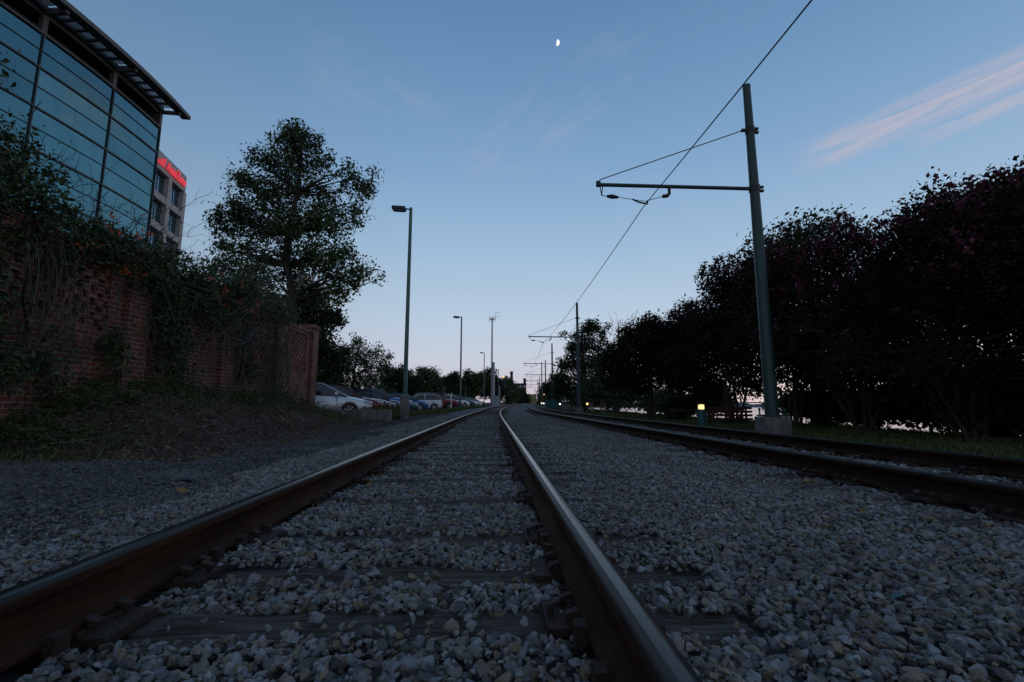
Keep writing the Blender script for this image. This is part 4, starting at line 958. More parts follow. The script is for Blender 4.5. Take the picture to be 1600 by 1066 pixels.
# carry the lit globe on its own post
t = empty('street_light_post', (q.x, q.y, G(q.x, q.y))); o.parent = t; o.location = (0, 0, q.z-t.location.z); o.name = 'globe'; tag(t, 'street light with a glowing amber globe above the far left trees', 'street light')
mb = MB(); mb.tube([(0, 0, 0), (0, 0, o.location.z-.25)], [.09, .06], 8); mb.build('pole', M['lamp_pole'], t)
def antenna():
    d = 68; b = at(769.5, 638, d); z0 = G(b.x, d); h = at(768, 497, d).z-z0; h1 = at(769, 566, d).z-z0
    t = empty('antenna_mast', (b.x, d, z0)); tag(t, 'slim grey antenna mast with aerials on top, thicker below', 'mast')
    mb = MB(); mb.tube([(.1, 0, 0), (.1, 0, h1)], [.24, .21], 12); mb.build('lower_pole', M['galv'], t, smooth=True)
    mb = MB(); mb.tube([(-.12, 0, 0), (-.12, 0, h)], [.15, .10], 12); mb.build('pole', M['galv'], t, smooth=True)
    mb = MB(); mb.box((-.12, 0, h-.2), (.95, .12, .10)); mb.box((-.12, 0, h-.05), (.5, .3, .06))
    for x in (-.55, -.3, .05, .3): mb.tube([(x, 0, h-.6), (x, 0, h+.35)], .03, 5)
    mb.build('aerial', M['galv'], t)
    mb = MB(); mb.tube([(.32, 0, h-.3), (.5, 0, h+.9)], .022, 5)
    for z, w in ((h+.85, .5), (h+.2, .45)): mb.tube([(.35, 0, z), (.45+w, 0, z+.03)], .018, 5); mb.tube([(.45+w, 0, z-.2), (.45+w, 0, z+.2)], .015, 5)
    mb.build('aerial', M['galv'], t)
antenna()
def cabinet(d, px, w, h, label, m, name='cabinet'):
    b = at(px, 638, d); z0 = G(b.x, d); t = empty(name, (b.x, d, z0)); tag(t, label, 'cabinet')
    mb = MB(); mb.box((0, 0, h/2), (w, .6, h)); mb.build('case', m, t, bevel=.02); mb = MB(); mb.box((0, 0, h+.03), (w+.08, .68, .06)); mb.build('lid', m, t)
    mb = MB(); mb.box((0, -.31, h*.5), (w*.42, .02, h*.86)); dr = mb.build('door', m, t); mb = MB(); mb.box((w*.15, -.33, h*.5), (.03, .03, .2)); mb.build('handle', M['dark'], dr)
cabinet(66, 775, 1.1, 1.6, 'pale grey utility cabinet at the foot of the antenna mast', M['clear'])
for (px, top, d, lab, m) in ((780.5, 604, 64, 'short white post right of the grey utility cabinet', 'galv'), (705, 615, 46, 'short pale post behind the red car', 'panel')):
    b = at(px, 638, d); z0 = G(b.x, d); h = at(px, top, d).z-z0; t = empty('marker_post', (b.x, d, z0)); tag(t, lab, 'post'); mb = MB(); mb.tube([(0, 0, 0), (0, 0, h)], .07, 8); mb.build('post', M[m], t); mb = MB(); mb.lathe([(.08, h-.04), (.08, h+.03), (.03, h+.06)], 8); mb.build('cap', M[m], t)
cabinet(55, 866, 1.5, .95, 'teal utility cabinet beside the third wire pole', M['teal']); cabinet(53, 858, .75, .9, 'narrower teal cabinet left of the other teal one', M['teal'])

# ------------------------------------------------------------------ bollard lights
def bollard(px, py, d, h, label, r_=.11, g='glow2', sq=False):
    b = at(px, py, d); z0 = G(b.x, d); t = empty('bollard_light', (b.x, d, z0)); tag(t, label, 'bollard', 'bollard lights along the riverside path')
    mb = MB(); mb.lathe([(r_, -.05), (r_, h*.72), (r_*.8, h*.74)], 16); mb.build('post', M['teal'], t, smooth=True)
    mb = MB(); mb.lathe([(r_*.6, h*.74), (r_*.72, h*.78), (r_*.66, h*.92), (r_*.3, h*.97)], 14); mb.build('lamp_glass', M[g], t, smooth=True)
    mb = MB(); mb.lathe([(r_*.2, h*.955), (r_*.98, h*.945), (r_*.9, h*.985), (r_*.4, h*1.02)], 16); mb.build('cap', M['dark'], t, smooth=True)
    mb = MB()
    for i in range(4):
        a = i*math.pi/2+.6; mb.tube([(r_*.85*math.cos(a), r_*.85*math.sin(a), h*.72), (r_*.85*math.cos(a), r_*.85*math.sin(a), h*.96)], .007, 4)
    mb.build('guard', M['dark'], t)
bollard(1097, 660, 14.2, .68, 'teal bollard with a bright warm glowing head left of the timber bench', .125, 'glow')
bollard(875, 640, 45, .7, 'small lit bollard in front of the teal cabinets', .12)
bollard(918, 645, 36, .75, 'amber lit bollard just left of the walking people', .12, 'glow')
bollard(849.5, 637, 62, .75, 'far lit white bollard between track and cabinets', .14)
bollard(846.3, 637, 68, .75, 'farther twin of the white lit bollards near the track bend', .13)
for (px, py, d, lab) in ((840.5, 617, 140, 'left of the two amber lamps glowing by the far track'), (850, 616.5, 118, 'right of the two amber lamps glowing by the far track')):
    q = at(px, py, d); z0 = G(q.x, d); t = empty('street_light_post', (q.x, d, z0)); tag(t, lab, 'street light'); mb = MB(); mb.tube([(0, 0, 0), (0, 0, q.z-z0-.15)], [.07, .05], 7); mb.build('pole', M['dark'], t); mb = MB(); mb.lathe([(.05, q.z-z0-.2), (.2, q.z-z0-.1), (.22, q.z-z0+.08), (.08, q.z-z0+.22)], 10); mb.build('globe', M['glow3'], t, smooth=True)

# ------------------------------------------------------------------ bench and rail by the water
def bench():
    d = 16.2; b = at(1142, 668, d); t = empty('park_bench', (b.x, d, G(b.x, d)-.02), R(-8)); tag(t, 'slatted red brown timber bench facing the river behind the pole', 'bench')
    for i in range(4): mb = MB(); mb.box((0, .02*i, .16+.125*i), (1.5, .035, .075), rx=-.08); mb.build('back_slat', M['redwood'], t)
    mb = MB(); 
    for i in range(3): mb.box((0, .14+.13*i, .30), (1.5, .1, .03))
    mb.build('seat', M['redwood'], t)
    for sx in (-.55, .55):
        mb = MB(); mb.box((sx, .06, .28), (.06, .06, .62)); mb.box((sx, .44, .12), (.06, .06, .34)); mb.box((sx, .25, .265), (.05, .42, .04)); mb.build('leg', M['dark'], t)
    t = empty('timber_railing', (at(1098, 660, 19).x, 19, G(at(1098, 660, 19).x, 19)-.05)); tag(t, 'red brown timber railing along the water left of the bench', 'railing')
    mb = MB(); mb.box((.1, 0, .46), (2.9, .1, .11)); mb.build('rail', M['redwood'], t)
    for sx in (-1.2, .1, .98): mb = MB(); mb.box((sx, 0, .2), (.09, .09, .52)); mb.build('post', M['dark'], t)
bench()

# ------------------------------------------------------------------ people
def skin_obj(name, joints, edges, m, parent, sub=2):
    me = bpy.data.meshes.new(name); me.from_pydata([j[:3] for j in joints], edges, []); o = bpy.data.objects.new(name, me); COL.objects.link(o)
    sk = o.modifiers.new('s', 'SKIN'); sk.use_smooth_shade = True
    for i, j in enumerate(joints):
        v = me.skin_vertices[0].data[i]; rr = j[3]; v.radius = rr if isinstance(rr, tuple) else (rr, rr); v.use_root = (i == 0)
    sb = o.modifiers.new('u', 'SUBSURF'); sb.levels = sub; sb.render_levels = sub
    dg = bpy.context.evaluated_depsgraph_get(); me2 = bpy.data.meshes.new_from_object(o.evaluated_get(dg)); COL.objects.unlink(o); bpy.data.objects.remove(o)
    me2.materials.clear(); me2.materials.append(m); o2 = bpy.data.objects.new(name, me2); COL.objects.link(o2); o2.parent = parent
    for p_ in me2.polygons: p_.use_smooth = True
    return o2
def person(px, d, hgt, label, step, shorts, rz):
    b = at(px, 650, d); t = empty('person', (b.x, d, G(b.x, d)), rz); t.scale = (hgt/1.75,)*3; tag(t, label, 'person', 'people walking')
    s = step
    J = [(0, 0, .95, (.15, .11)), (0, 0, 1.15, (.14, .10)), (0, .0, 1.36, (.17, .11)), (0, 0, 1.47, .06), (0, .01, 1.53, .058), (0, .015, 1.63, (.085, .10)), (0, .01, 1.70, (.07, .085)),
         (.09, 0, .90, .09), (.10, s*.16, .50, .058), (.10, s*.10-.02, .10, .04), (.10, s*.10+.12, .035, .035),
         (-.09, 0, .90, .09), (-.10, -s*.12, .50, .058), (-.10, -s*.30, .13, .04), (-.10, -s*.30+.13, .05, .035),
         (.20, 0, 1.40, .055), (.25, -s*.08, 1.13, .043), (.25, s*.04+.0, .88, .033), (.245, s*.05, .79, .035),
         (-.20, 0, 1.40, .055), (-.25, s*.08, 1.13, .043), (-.25, s*.18, .90, .033), (-.245, s*.21, .81, .035)]
    E = [(0, 1), (1, 2), (2, 3), (3, 4), (4, 5), (5, 6), (0, 7), (7, 8), (8, 9), (9, 10), (0, 11), (11, 12), (12, 13), (13, 14), (2, 15), (15, 16), (16, 17), (17, 18), (2, 19), (19, 20), (20, 21), (21, 22)]
    skin_obj('body', J, E, M['skin'], t)
    skin_obj('shirt', [(0, 0, .98, (.175, .13)), (0, 0, 1.15, (.165, .125)), (0, 0, 1.36, (.19, .135)), (0, 0, 1.45, (.10, .08)), (.20, 0, 1.39, .08), (.245, -s*.06, 1.2, .07), (-.20, 0, 1.39, .08), (-.245, s*.06, 1.2, .07)], [(0, 1), (1, 2), (2, 3), (2, 4), (4, 5), (2, 6), (6, 7)], M['navy'], t)
    skin_obj('shorts', [(0, 0, .98, (.17, .13)), (.095, 0, .86, .115), (.105, s*.13, .56, .095), (-.095, 0, .86, .115), (-.105, -s*.1, .56, .095)], [(0, 1), (1, 2), (0, 3), (3, 4)], shorts, t)
    skin_obj('hair', [(0, -.02, 1.66, (.09, .09)), (0, -.01, 1.73, (.075, .085))], [(0, 1)], M['hair'], t, 2)
    for sx, yy, zz in ((.10, s*.10, .0), (-.10, -s*.30, .03)): mb = MB(); mb.box((sx, yy+.05, .04+zz), (.095, .27, .075)); mb.build('shoe', M['shoe'], t, bevel=.02)
person(925, 36, 1.80, 'person in dark top and grey shorts walking, left of the other walker', 1, M['shorts2'], R(6))
person(943, 35.5, 1.70, 'person in a dark top and light shorts walking, right of the other walker', -1, M['shorts'], R(-4))

# ------------------------------------------------------------------ cars
def loft_closed(st, ring):
    vs = []; n = None
    for s in st:
        r_ = ring(*s); n = len(r_); vs += r_
    fs = [(i*n+j, i*n+(j+1) % n, (i+1)*n+(j+1) % n, (i+1)*n+j) for i in range(len(st)-1) for j in range(n)]
    fs += [tuple(reversed(range(n))), tuple((len(st)-1)*n+j for j in range(n))]
    return vs, fs
CARS = {
 'sedan': dict(L=2.25, body=[(-2.25,.42,.78,.62),(-2.18,.30,.95,.78),(-1.7,.22,1.0,.87),(-.8,.2,.985,.89),(.3,.2,.955,.89),(1.0,.2,.93,.89),(1.45,.2,.865,.875),(1.9,.22,.775,.84),(2.15,.26,.69,.76),(2.25,.34,.60,.60)],
   gh=[(-1.85,.985,.99,.76,.70),(-1.05,.98,1.40,.80,.56),(-.35,.97,1.47,.81,.57),(.28,.955,1.43,.81,.56),(1.28,.90,.905,.76,.70)], wx=(-1.33,1.38), wr=.325),
 'hatch': dict(L=2.05, body=[(-2.05,.40,.85,.66),(-2.0,.28,1.0,.80),(-1.6,.22,1.02,.86),(-.8,.2,1.0,.87),(.3,.2,.98,.87),(.95,.2,.95,.87),(1.35,.2,.90,.85),(1.75,.22,.80,.80),(1.98,.28,.68,.70),(2.05,.36,.6,.56)],
   gh=[(-2.0,1.0,1.02,.72,.62),(-1.55,1.01,1.40,.77,.56),(-.5,1.0,1.52,.79,.58),(.15,.98,1.49,.79,.57),(1.2,.93,.935,.74,.68)], wx=(-1.25,1.3), wr=.32),
 'suv': dict(L=2.35, body=[(-2.35,.50,.95,.72),(-2.28,.38,1.12,.86),(-1.8,.32,1.15,.92),(-.8,.3,1.13,.93),(.4,.3,1.12,.93),(1.0,.3,1.10,.93),(1.5,.32,1.06,.92),(2.0,.34,1.0,.88),(2.28,.38,.9,.80),(2.35,.46,.78,.68)],
   gh=[(-2.25,1.14,1.16,.82,.74),(-1.95,1.14,1.66,.84,.66),(-.6,1.13,1.74,.86,.68),(.25,1.12,1.71,.86,.67),(1.05,1.09,1.095,.82,.76)], wx=(-1.4,1.45), wr=.37)}
def car_proto(kind):
    c = CARS[kind]; t = empty('parked_car')
    def ring(x, zb, zt, w):
        zm = zb+(zt-zb)*.55
        h = [(w*.80, zb), (w*.95, zb+.04), (w*1.0, zb+.16), (w*1.0, zm), (w*.975, zt-.10), (w*.93, zt-.035), (w*.78, zt), (w*.4, zt+.025)]
        return [(x, y, z) for y, z in h]+[(x, -y, z) for y, z in reversed(h)]
    vs, fs = loft_closed(c['body'], ring); mb = MB(); mb.add(vs, fs); body = mb.build('body', M['p_silver'], None)
    for wx in c['wx']:
        for sy in (-1, 1):
            cb = MB(); cb.lathe([(c['wr']+.055, -.18), (c['wr']+.055, .4)] if sy > 0 else [(c['wr']+.055, -.4), (c['wr']+.055, .18)], 28, (wx, sy*.8, c['wr']), 'Y'); co = cb.build('cut', M['trim'], None)
            m_ = body.modifiers.new('b', 'BOOLEAN'); m_.object = co; m_.operation = 'DIFFERENCE'; m_.solver = 'EXACT'
            dg = bpy.context.evaluated_depsgraph_get(); me = bpy.data.meshes.new_from_object(body.evaluated_get(dg)); body.modifiers.clear(); body.data = me; bpy.data.objects.remove(co)
    me = body.data
    while len(me.materials) > 1: me.materials.pop()
    me.polygons.foreach_set('material_index', [0]*len(me.polygons)); me.polygons.foreach_set('use_smooth', [True]*len(me.polygons)); me.set_sharp_from_angle(angle=R(35)); body.parent = t
    g = c['gh']; ns = len(g)
    mb = MB()
    def pt(i, top, s): x, zb, zt, wb, wt = g[i]; return (x, s*(wt if top else wb), zt if top else zb)
    for s in (-1, 1):
        mbs = MB()
        for i in range(ns-1):
            mbs.add([pt(i, 0, s), pt(i+1, 0, s), pt(i+1, 1, s), pt(i, 1, s)], [(0, 1, 2, 3)])
        mbs.build('side_window', M['carglass'], t, fixn=False)
    w = MB(); w.add([pt(ns-2, 1, -1), pt(ns-2, 1, 1), pt(ns-1, 1, 1), pt(ns-1, 1, -1)], [(0, 1, 2, 3)]); w.build('windscreen', M['carglass'], t, fixn=False)
    w = MB(); w.add([pt(0, 1, -1), pt(0, 1, 1), pt(1, 1, 1), pt(1, 1, -1)], [(0, 1, 2, 3)]); w.build('rear_window', M['carglass'], t, fixn=False)
    rf = MB()
    for i in range(1, ns-2):
        a, b_ = pt(i, 1, -1), pt(i+1, 1, -1); m1 = (a[0], 0, a[2]+.035); m2 = (b_[0], 0, b_[2]+.035)
        rf.add([a, b_, m2, m1], [(0, 1, 2, 3)]); rf.add([(a[0], -a[1], a[2]), (b_[0], -b_[1], b_[2]), m2, m1], [(3, 2, 1, 0)])
    for s in (-1, 1):
        rf.tube([pt(i, 1, s) for i in range(ns)], .022, 6)
        x = -.38; rf.tube([(x, s*.815*(.93/.89 if kind == 'suv' else 1), g[2][1]), (x, s*(g[2][4]+.005), g[2][2])], .03, 5)
    rf.build('roof', M['p_silver'], t, fixn=False)
    for wx in c['wx']:
        for s in (-1, 1):
            r_ = c['wr']; y = s*.77*(1.06 if kind == 'suv' else 1)
            e = empty('wheel', (wx, y, r_)); e.parent = t
            mb = MB(); mb.lathe([(r_*.62, -.09), (r_*.93, -.10), (r_, -.06), (r_, .06), (r_*.93, .10), (r_*.62, .09)], 28, (0, 0, 0), 'Y'); mb.build('tyre', M['tyre'], e, smooth=True)
            mb = MB(); mb.lathe([(r_*.62, .085), (r_*.66, .1), (r_*.66, .108), (r_*.6, .104), (r_*.58, .095)], 24, (0, 0, 0), 'Y', False) if s > 0 else mb.lathe([(r_*.62, -.085), (r_*.66, -.1), (r_*.66, -.108), (r_*.6, -.104), (r_*.58, -.095)], 24, (0, 0, 0), 'Y', False)
            for k in range(7):
                a = 6.283*k/7; mb.box((math.cos(a)*r_*.34, s*.112, math.sin(a)*r_*.34), (r_*.56, .02, .034), ry=-a)
            mb.lathe([(.05, s*.10), (.05, s*.122), (.02, s*.126)], 10, (0, 0, 0), 'Y'); mb.build('rim', M['rim'], e)
            mb = MB(); mb.lathe([(r_*.63, s*.04), (r_*.63, s*.055)], 20, (0, 0, 0), 'Y'); mb.build('hub_disc', M['trim'], e)
    L = c['L']; hz = c['body'][-2][2]
    st = c['body']; 
    for s in (-1, 1):
        mb = MB(); wN = st[-2][3]; mb.box((L-.16, s*(wN*.86), hz-.03), (.36, .22, .13), rz=-s*.55, ry=.15); mb.build('headlight', M['headl'], t, bevel=.03)
        mb = MB(); mb.box((-L+.07, s*st[1][3]*.86, st[1][2]-.14), (.18, .24, .17), rz=s*.35); mb.build('tail_light', M['taill'], t, bevel=.02)
        mb = MB(); mx = g[-1][0]-.42; wm = c['body'][4][3]; mb.box((mx, s*(wm+.07), g[-1][1]+.12), (.12, .2, .14)); mb.box((mx, s*(wm-.02), g[-1][1]+.06), (.05, .12, .04)); mb.build('mirror', M['p_silver'], t, bevel=.03)
        for hx in (-.25, -1.15): mb = MB(); mb.box((hx, s*(wm+.008), .86 if kind != 'suv' else 1.0), (.19, .03, .035)); mb.build('door_handle', M['trim'], t)
        mb = MB()
        for sx in (.88, -.38): mb.box((sx, s*wm*1.001, .60), (.012, .008, .62))
        mb.box((.25, s*wm*1.0, st[4][1]+.10), (2.2, .012, .03)); mb.build('door_seam', M['trim'], t)
        mb = MB(); mb.box((L-.30, s*(st[-3][3]+.005), hz-.2), (.12, .03, .04), rz=-s*.25); mb.build('marker_light', M['amber'], t)
    mb = MB(); mb.box((L-.005, 0, hz-.16), (.05, .8, .13)); mb.build('grille', M['trim'], t); mb = MB(); mb.box((L-.03, 0, .38), (.06, 1.1, .12)); mb.build('bumper_intake', M['trim'], t)
    return t
protos = {}; pmesh = {}
def place_car(kind, pm, px, d, label, flip=False, nose=True, rz=0):
    if kind not in protos: protos[kind] = car_proto(kind); t = protos[kind]; fresh = True
    else: t = copy_tree(protos[kind]); fresh = False
    if not fresh or pm != 'p_silver':
        for o in t.children:
            if o.name.split('.')[0] in ('body', 'roof', 'mirror'):
                o.data = o.data.copy(); o.data.materials.clear(); o.data.materials.append(M[pm])
    L = CARS[kind]['L']; x = at(px, 636, d).x
    rz = rz or R(17)
    t.location = (x-L*math.cos(rz), d-L*math.sin(rz)*.5, G(x-1.5, d)+.01); t.rotation_euler = (0, 0, rz+(math.pi if flip else 0))
    tag(t, label, 'car', 'cars parked along the track'); return t
# px = where the end nearest the track shows
place_car('sedan', 'p_silver', 577, 19.6, 'silver sedan parked nearest, its rear hidden by the brick wall')
place_car('sedan', 'p_maroon', 595, 22.4, 'maroon sedan parked right behind the silver one')
place_car('sedan', 'p_black', 607, 25.2, 'black sedan behind the maroon one')
place_car('sedan', 'p_dkblue', 615, 28.0, 'dark blue sedan left of the tall lamp post')
place_car('hatch', 'p_dkblue', 627, 31.0, 'dark hatchback partly behind the tall lamp post')
place_car('suv', 'p_blue', 640, 34.0, 'bright blue tall van showing behind the tall lamp post', rz=0)
place_car('sedan', 'p_teal', 651, 37.0, 'dark teal sedan behind the lamp post, its nose just showing')
place_car('hatch', 'p_blue', 667, 40.5, 'bright blue hatchback right of the tall lamp post')
place_car('hatch', 'p_white', 689, 43.5, 'white hatchback parked tail towards the track', flip=True)
place_car('suv', 'p_red', 713, 48, 'dark red sport utility car with a black roof line')
place_car('sedan', 'p_black', 722, 52.5, 'black sedan beside the dark red sport utility car')
place_car('hatch', 'p_white', 732, 56.5, 'small white car beyond the black sedan and second lamp post')
place_car('suv', 'p_teal', 739, 61, 'teal sport utility car midway down the far row')
place_car('hatch', 'p_ltsilver', 745, 66, 'pale grey hatchback far down the row')
place_car('sedan', 'p_white', 752, 72, 'white sedan near the far end of the row')
place_car('sedan', 'p_dkblue', 757, 78, 'dark car at the end of the row by the third lamp post')

# ------------------------------------------------------------------ office building with curved glass front
def arc_slab(cx, cy, r0, r1, a0, a1, z0, z1, n=40):
    mb = MB(); vs = []
    for i in range(n+1):
        a = a0+(a1-a0)*i/n
        for rr, zz in ((r0, z0), (r1, z0), (r1, z1), (r0, z1)): vs.append((cx+rr*math.cos(a), cy+rr*math.sin(a), zz))
    fs = [(i*4+j, i*4+(j+1) % 4, (i+1)*4+(j+1) % 4, (i+1)*4+j) for i in range(n) for j in range(4)]+[(3, 2, 1, 0), tuple(n*4+j for j in range(4))]
    mb.add(vs, fs); return mb
def office():
    cx, cy, Rr = -75.7, 30, 46; A1 = .131; bay = .1085; nb = 6; A0 = A1-bay*nb; GT = 23.95
    t = empty('office_building', (-31, 27, 0)); off = Vector(t.location); tag(t, 'curved teal glass office building with louvred roof overhang behind the brick wall', 'building')
    O = lambda mb: setattr(mb, 'v', [(v[0]-off.x, v[1]-off.y, v[2]) for v in mb.v]) or mb
    zs = [21.75, 19.1, 16.4, 13.7, 11.0, 8.3, 5.6, 2.9, .2]
    tops = [GT]+zs[:-1]
    O(arc_slab(cx, cy, Rr-14, Rr-.6, A0, A1-.004, -1, GT-.3)).build('core', M['cavity'], t)
    for zt, zb in zip(tops, zs):
        for k in range(nb):
            a0, a1 = A0+bay*k, A0+bay*(k+1)
            mb = MB(); n = 6
            for i in range(n):
                b0, b1 = a0+(a1-a0)*i/n, a0+(a1-a0)*(i+1)/n; tl = random.uniform(-.00012, .00012)*Rr
                mb.add([(cx+(Rr+tl)*math.cos(b0), cy+(Rr+tl)*math.sin(b0), zb), (cx+(Rr-tl)*math.cos(b1), cy+(Rr-tl)*math.sin(b1), zb), (cx+(Rr-tl)*math.cos(b1), cy+(Rr-tl)*math.sin(b1), zt), (cx+(Rr+tl*.5)*math.cos(b0), cy+(Rr+tl*.5)*math.sin(b0), zt)], [(0, 1, 2, 3)])
            O(mb).build('glass_panel', M['glass'], t, fixn=False)
        O(arc_slab(cx, cy, Rr-.05, Rr+.10, A0, A1, zb-.05, zb+.05)).build('transom', M['mull'], t)
        zm = zb+(zt-zb)*.52; O(arc_slab(cx, cy, Rr-.05, Rr+.06, A0, A1, zm-.014, zm+.014)).build('transom', M['mull'], t)
    O(arc_slab(cx, cy, Rr-.25, Rr+.14, A0, A1, GT, GT+.14)).build('coping', M['soffit'], t)
    O(arc_slab(cx, cy, Rr-.18, Rr-.14, A0, A1, GT+.42, GT+.45)).build('railing', M['mull'], t)
    for k in range(nb+1):
        a = A0+bay*k; mb = MB(); mb.box((cx+(Rr+.06)*math.cos(a), cy+(Rr+.06)*math.sin(a), GT/2), (.10, .06, GT), a); O(mb).build('mullion', M['mull'], t)
        mb = MB(); mb.box((cx+(Rr-.15)*math.cos(a), cy+(Rr-.15)*math.sin(a), GT+.88), (.36, .30, 1.96), a); mb.box((cx+(Rr+.55)*math.cos(a), cy+(Rr+.55)*math.sin(a), GT+1.56), (1.9, .22, .26), a); O(mb).build('column', M['soffit'], t)
        if k < nb:
            for j in range(1, 6):
                b = a+bay*j/6; mb = MB(); mb.box((cx+(Rr-1.6)*math.cos(b), cy+(Rr-1.6)*math.sin(b), GT+.75), (.06, .05, 1.6), b); O(mb).build('terrace_mullion', M['mull'], t)
    O(arc_slab(cx, cy, Rr-14, Rr-1.7, A0, A1-.01, GT-.3, GT+1.7)).build('terrace_wall', M['cavity'], t)
    O(arc_slab(cx, cy, Rr-.5, Rr-.1, A0, A1, GT+1.36, GT+1.66)).build('beam', M['soffit'], t)
    A2 = A1+.022
    O(arc_slab(cx, cy, Rr-14, Rr+.12, A0, A2-.02, GT+1.68, GT+1.98)).build('roof', M['soffit'], t)
    O(arc_slab(cx, cy, Rr+1.05, Rr+1.75, A0, A2, GT+1.68, GT+2.0)).build('fascia', M['soffit'], t)
    for k in range(nb):
        for j in range(6):
            b = A0+bay*(k+j/6); mb = MB(); mb.box((cx+(Rr+.64)*math.cos(b), cy+(Rr+.64)*math.sin(b), GT+1.82), (1.0, .14, .16), b); O(mb).build('roof_bracket', M['mull'], t)
        for j in range(5):
            O(arc_slab(cx, cy, Rr+.22+.19*j, Rr+.30+.19*j, A0+bay*k+.004, A0+bay*(k+1)-.004, GT+1.84, GT+1.92, 8)).build('louvre', M['soffit'], t)
    mb = MB(); a = A1; mb.box((cx+(Rr-7.2)*math.cos(a), cy+(Rr-7.2)*math.sin(a)+.05, GT/2+.82), (14, .3, GT+1.64), a); O(mb).build('end_wall', M['soffit'], t)
office()
def sign_building():
    a = Vector((-49.9, 52.5, 0)); e = Vector((-53.6, 70, 0)); L = (e-a).length; ang = math.atan2(e.y-a.y, e.x-a.x)
    t = empty('office_tower', a, ang); tag(t, 'pale concrete office tower with deep square windows and a red lit sign', 'building')
    top = 37.5
    mb = MB(); mb.box((L/2, 8.9, top/2-.5), (L, 17.0, top-1)); mb.build('core', M['cavity'], t)
    nb = 4; bw = L/nb; fl = 4.4
    mb = MB(); mb.box((L/2, .0, top-1.35), (L, .8, 2.7)); mb.box((L/2, 8.9, top+.03), (L, 18.5, .06))
    for i in range(nb+1): mb.box((i*bw, 0, (top-2.7)/2), (.9, .79, top-2.7))
    k = 0; zz = top-2.7
    while zz > 2:
        zz -= fl; mb.box((L/2, 0, zz+.5), (L, .77, 1.0))
    mb.box((L+.2, 8.8, top/2), (.5, 17.8, top)); mb.build('facade', M['cream'], t)
    zz = top-2.7
    for f in range(4):
        for i in range(nb):
            mb = MB(); mb.box((i*bw+bw/2, .3, zz-(fl-1)/2), (bw-.9, .06, fl-1)); w = mb.build('window', M['bldglass'], t)
            mb = MB(); mb.box((i*bw+bw/2, .24, zz-(fl-1)/2), (.08, .08, fl-1)); mb.box((i*bw+bw/2, .24, zz-.8), (bw-.9, .07, .08)); mb.build('frame', M['mull'], w)
        zz -= fl
    # sign, read along the front
    cu = bpy.data.curves.new('sign', 'FONT'); cu.body = 'AutoZone'; cu.size = 2.2; cu.extrude = .10; cu.shear = .28; cu.offset = .008; o = bpy.data.objects.new('sign', cu); COL.objects.link(o)
    dg = bpy.context.evaluated_depsgraph_get(); me = bpy.data.meshes.new_from_object(o.evaluated_get(dg)); bpy.data.objects.remove(o)
    xs = [v.co.x for v in me.vertices]; w = max(xs)-min(xs); s = 5.8/w
    for v in me.vertices: v.co = Vector((v.co.x*s, v.co.y*.95, v.co.z))
    me.materials.clear(); me.materials.append(M['signred']); sg = empty('sign', (0, 0, 0)); sg.parent = t
    l = bpy.data.objects.new('lettering', me); COL.objects.link(l); l.parent = sg
    # text runs with +x along the front when seen from the track side
    l.location = (L-6.4, -.62, top-2.05); l.rotation_euler = (math.pi/2, 0, 0)
    for i in range(5):
        mb = MB(); h = .5+.26*i; mb.add([(0, 0, 0), (.17, 0, 0), (.17+h*.3, 0, h), (h*.3, 0, h), (0, .12, 0), (.17, .12, 0), (.17+h*.3, .12, h), (h*.3, .12, h)], [(0, 1, 2, 3), (7, 6, 5, 4), (0, 4, 5, 1), (1, 5, 6, 2), (2, 6, 7, 3), (3, 7, 4, 0)])
        o = mb.build('stripe', M['signred'], sg); o.location = (L-8.75+.40*i, -.62, top-2.05)
sign_building()

# ------------------------------------------------------------------ far buildings
def far_building(name, label, px0, px1, top, d, m, dep, cols, rows, extra=None, wm=None):
    a, b = at(px0, 640, d), at(px1, 640, d); z0 = G((a.x+b.x)/2, d)-1; h = at((px0+px1)/2, top, d).z-z0; w = b.x-a.x
    t = empty(name, ((a.x+b.x)/2, d, z0)); tag(t, label, 'building')
    mb = MB(); mb.box((0, dep/2, h/2), (w, dep, h)); mb.box((0, dep/2, h+.1), (w+.4, dep+.4, .5)); mb.build('wall', m, t)
    cw = w/cols; rh = h/rows
    for i in range(cols):
        for j in range(rows):
            mb = MB(); mb.box((-w/2+cw*(i+.5), -.03, rh*(j+.5)), (cw*.5, .1, rh*.5)); f = mb.build('window', wm or M['bldglass'], t)
            mb = MB(); mb.box((-w/2+cw*(i+.5), -.09, rh*(j+.5)-rh*.28), (cw*.6, .16, rh*.06)); mb.build('sill', m, f)
    if extra: extra(t, w, h)
    return t
far_building('brick_tower', 'dim red brick block between the trees behind the red car', 680, 693, 592, 150, M['farbrick'], 10, 2, 5)
def ex(t, w, h):
    mb = MB(); mb.box((w*.38, 5, h+1.5), (w*.22, 5, 4.0)); mb.build('stair_tower', M['farbrick'], t)
far_building('brick_mill', 'dark old brick building at the end of the left tree line', 804, 822.5, 600, 270, M['farbrick'], 24, 3, 4, ex)
b = at(799.3, 630, 262); z0 = G(b.x, 262); h = at(799, 581, 262).z-z0; t = empty('chimney_stack', (b.x, 262, z0)); tag(t, 'dark square chimney stack above the far left trees', 'chimney')
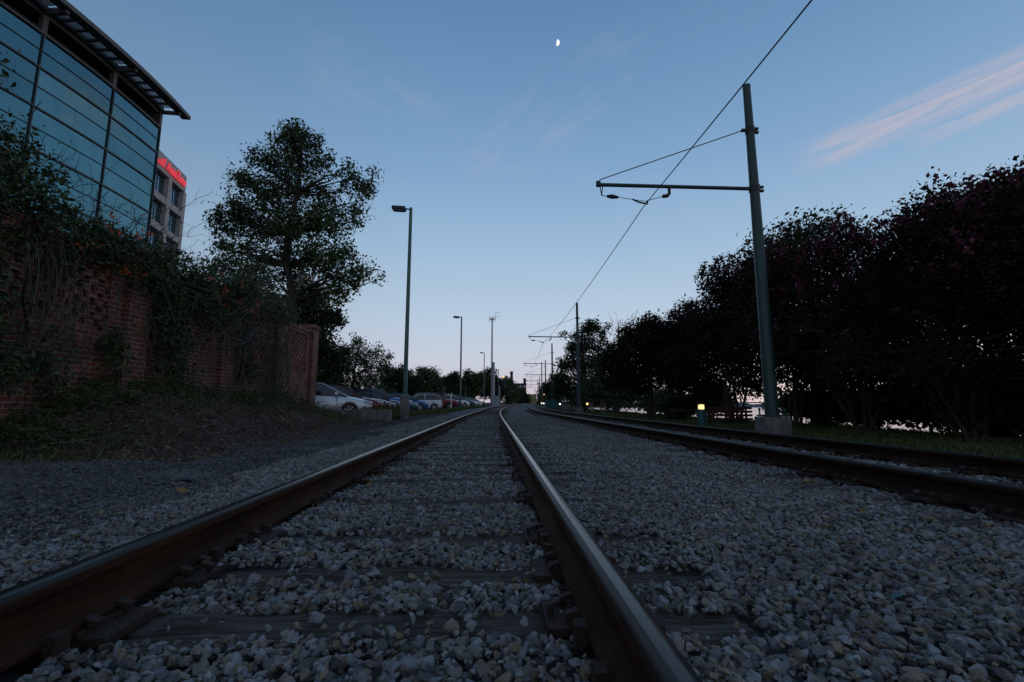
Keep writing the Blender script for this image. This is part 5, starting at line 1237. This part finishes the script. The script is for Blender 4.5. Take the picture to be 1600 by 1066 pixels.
mb = MB(); mb.tube([(0, 0, 0), (0, 0, h)], [.95, .75], 8); mb.build('shaft', M['farbrick'], t); mb = MB(); mb.lathe([(.8, h-1.2), (.95, h-1), (.95, h+.1), (.6, h+.1)], 8); mb.build('rim', M['farbrick'], t)
far_building('yellow_building', 'pale yellow building closing the view where the tracks end', 828, 838, 617, 300, M['yellowb'], 12, 2, 3, wm=M['yellowb'])
def condo():
    d = 95; a = at(440, 500, d); t = empty('apartment_tower', (a.x, d, G(a.x, d))); tag(t, 'white apartment tower with balconies glimpsed through the tall tree', 'building'); h = at(470, 440, d).z-t.location.z
    w = at(494, 500, d).x-a.x; mb = MB(); mb.box((w/2, 3.5, h/2), (w, 5, h)); mb.box((w*.35, 3.5, h+1.2), (w*.4, 4, 2.4)); mb.build('wall', M['cream'], t)
    n = int(h/3.1)
    for i in range(2, n):
        for j in range(3):
            x = w*(.2+.3*j); bk = MB(); bk.box((x, .4, i*3.1), (w*.24, 1.5, .18)); bk.box((x, -.32, i*3.1+.55), (w*.24, .06, .9)); bk.build('balcony', M['cream'], t)
            wd = MB(); wd.box((x, 1.0, i*3.1+1.5), (w*.2, .1, 2.2)); wd.build('window', M['bldglass'], t)
condo()

# bits on the ground
mb = MB(); mb.box((0, 0, .03), (.30, .09, .06), .1); o = mb.build('wood_scrap', M['redwood'], None, bevel=.008); q = at(117, 716, 5.7); o.location = (q.x, q.y, G(q.x, q.y)+.0); tag(o, 'short broken piece of pale board lying at the edge of the left bank', 'board')
V, T = stone_variant(999, 16, .12); o = np_mesh('dark_rock', V*np.array([.07, .06, .05]), [T], M['trim']); q = at(294, 748, 4.0); o.location = (q.x, 4.0, G(q.x, 4.0)+.03); tag(o, 'single dark lump of rock on the fine gravel left of the track', 'rock')
V, T = stone_variant(998, 12, 0); o = np_mesh('blue_stone', V*.022, [T], M['p_teal']); q = at(1400, 910, 1.55); o.location = (q.x, 1.55, .045); tag(o, 'small turquoise chip among the ballast stones at right', 'stone')

scene.render.engine = 'CYCLES'
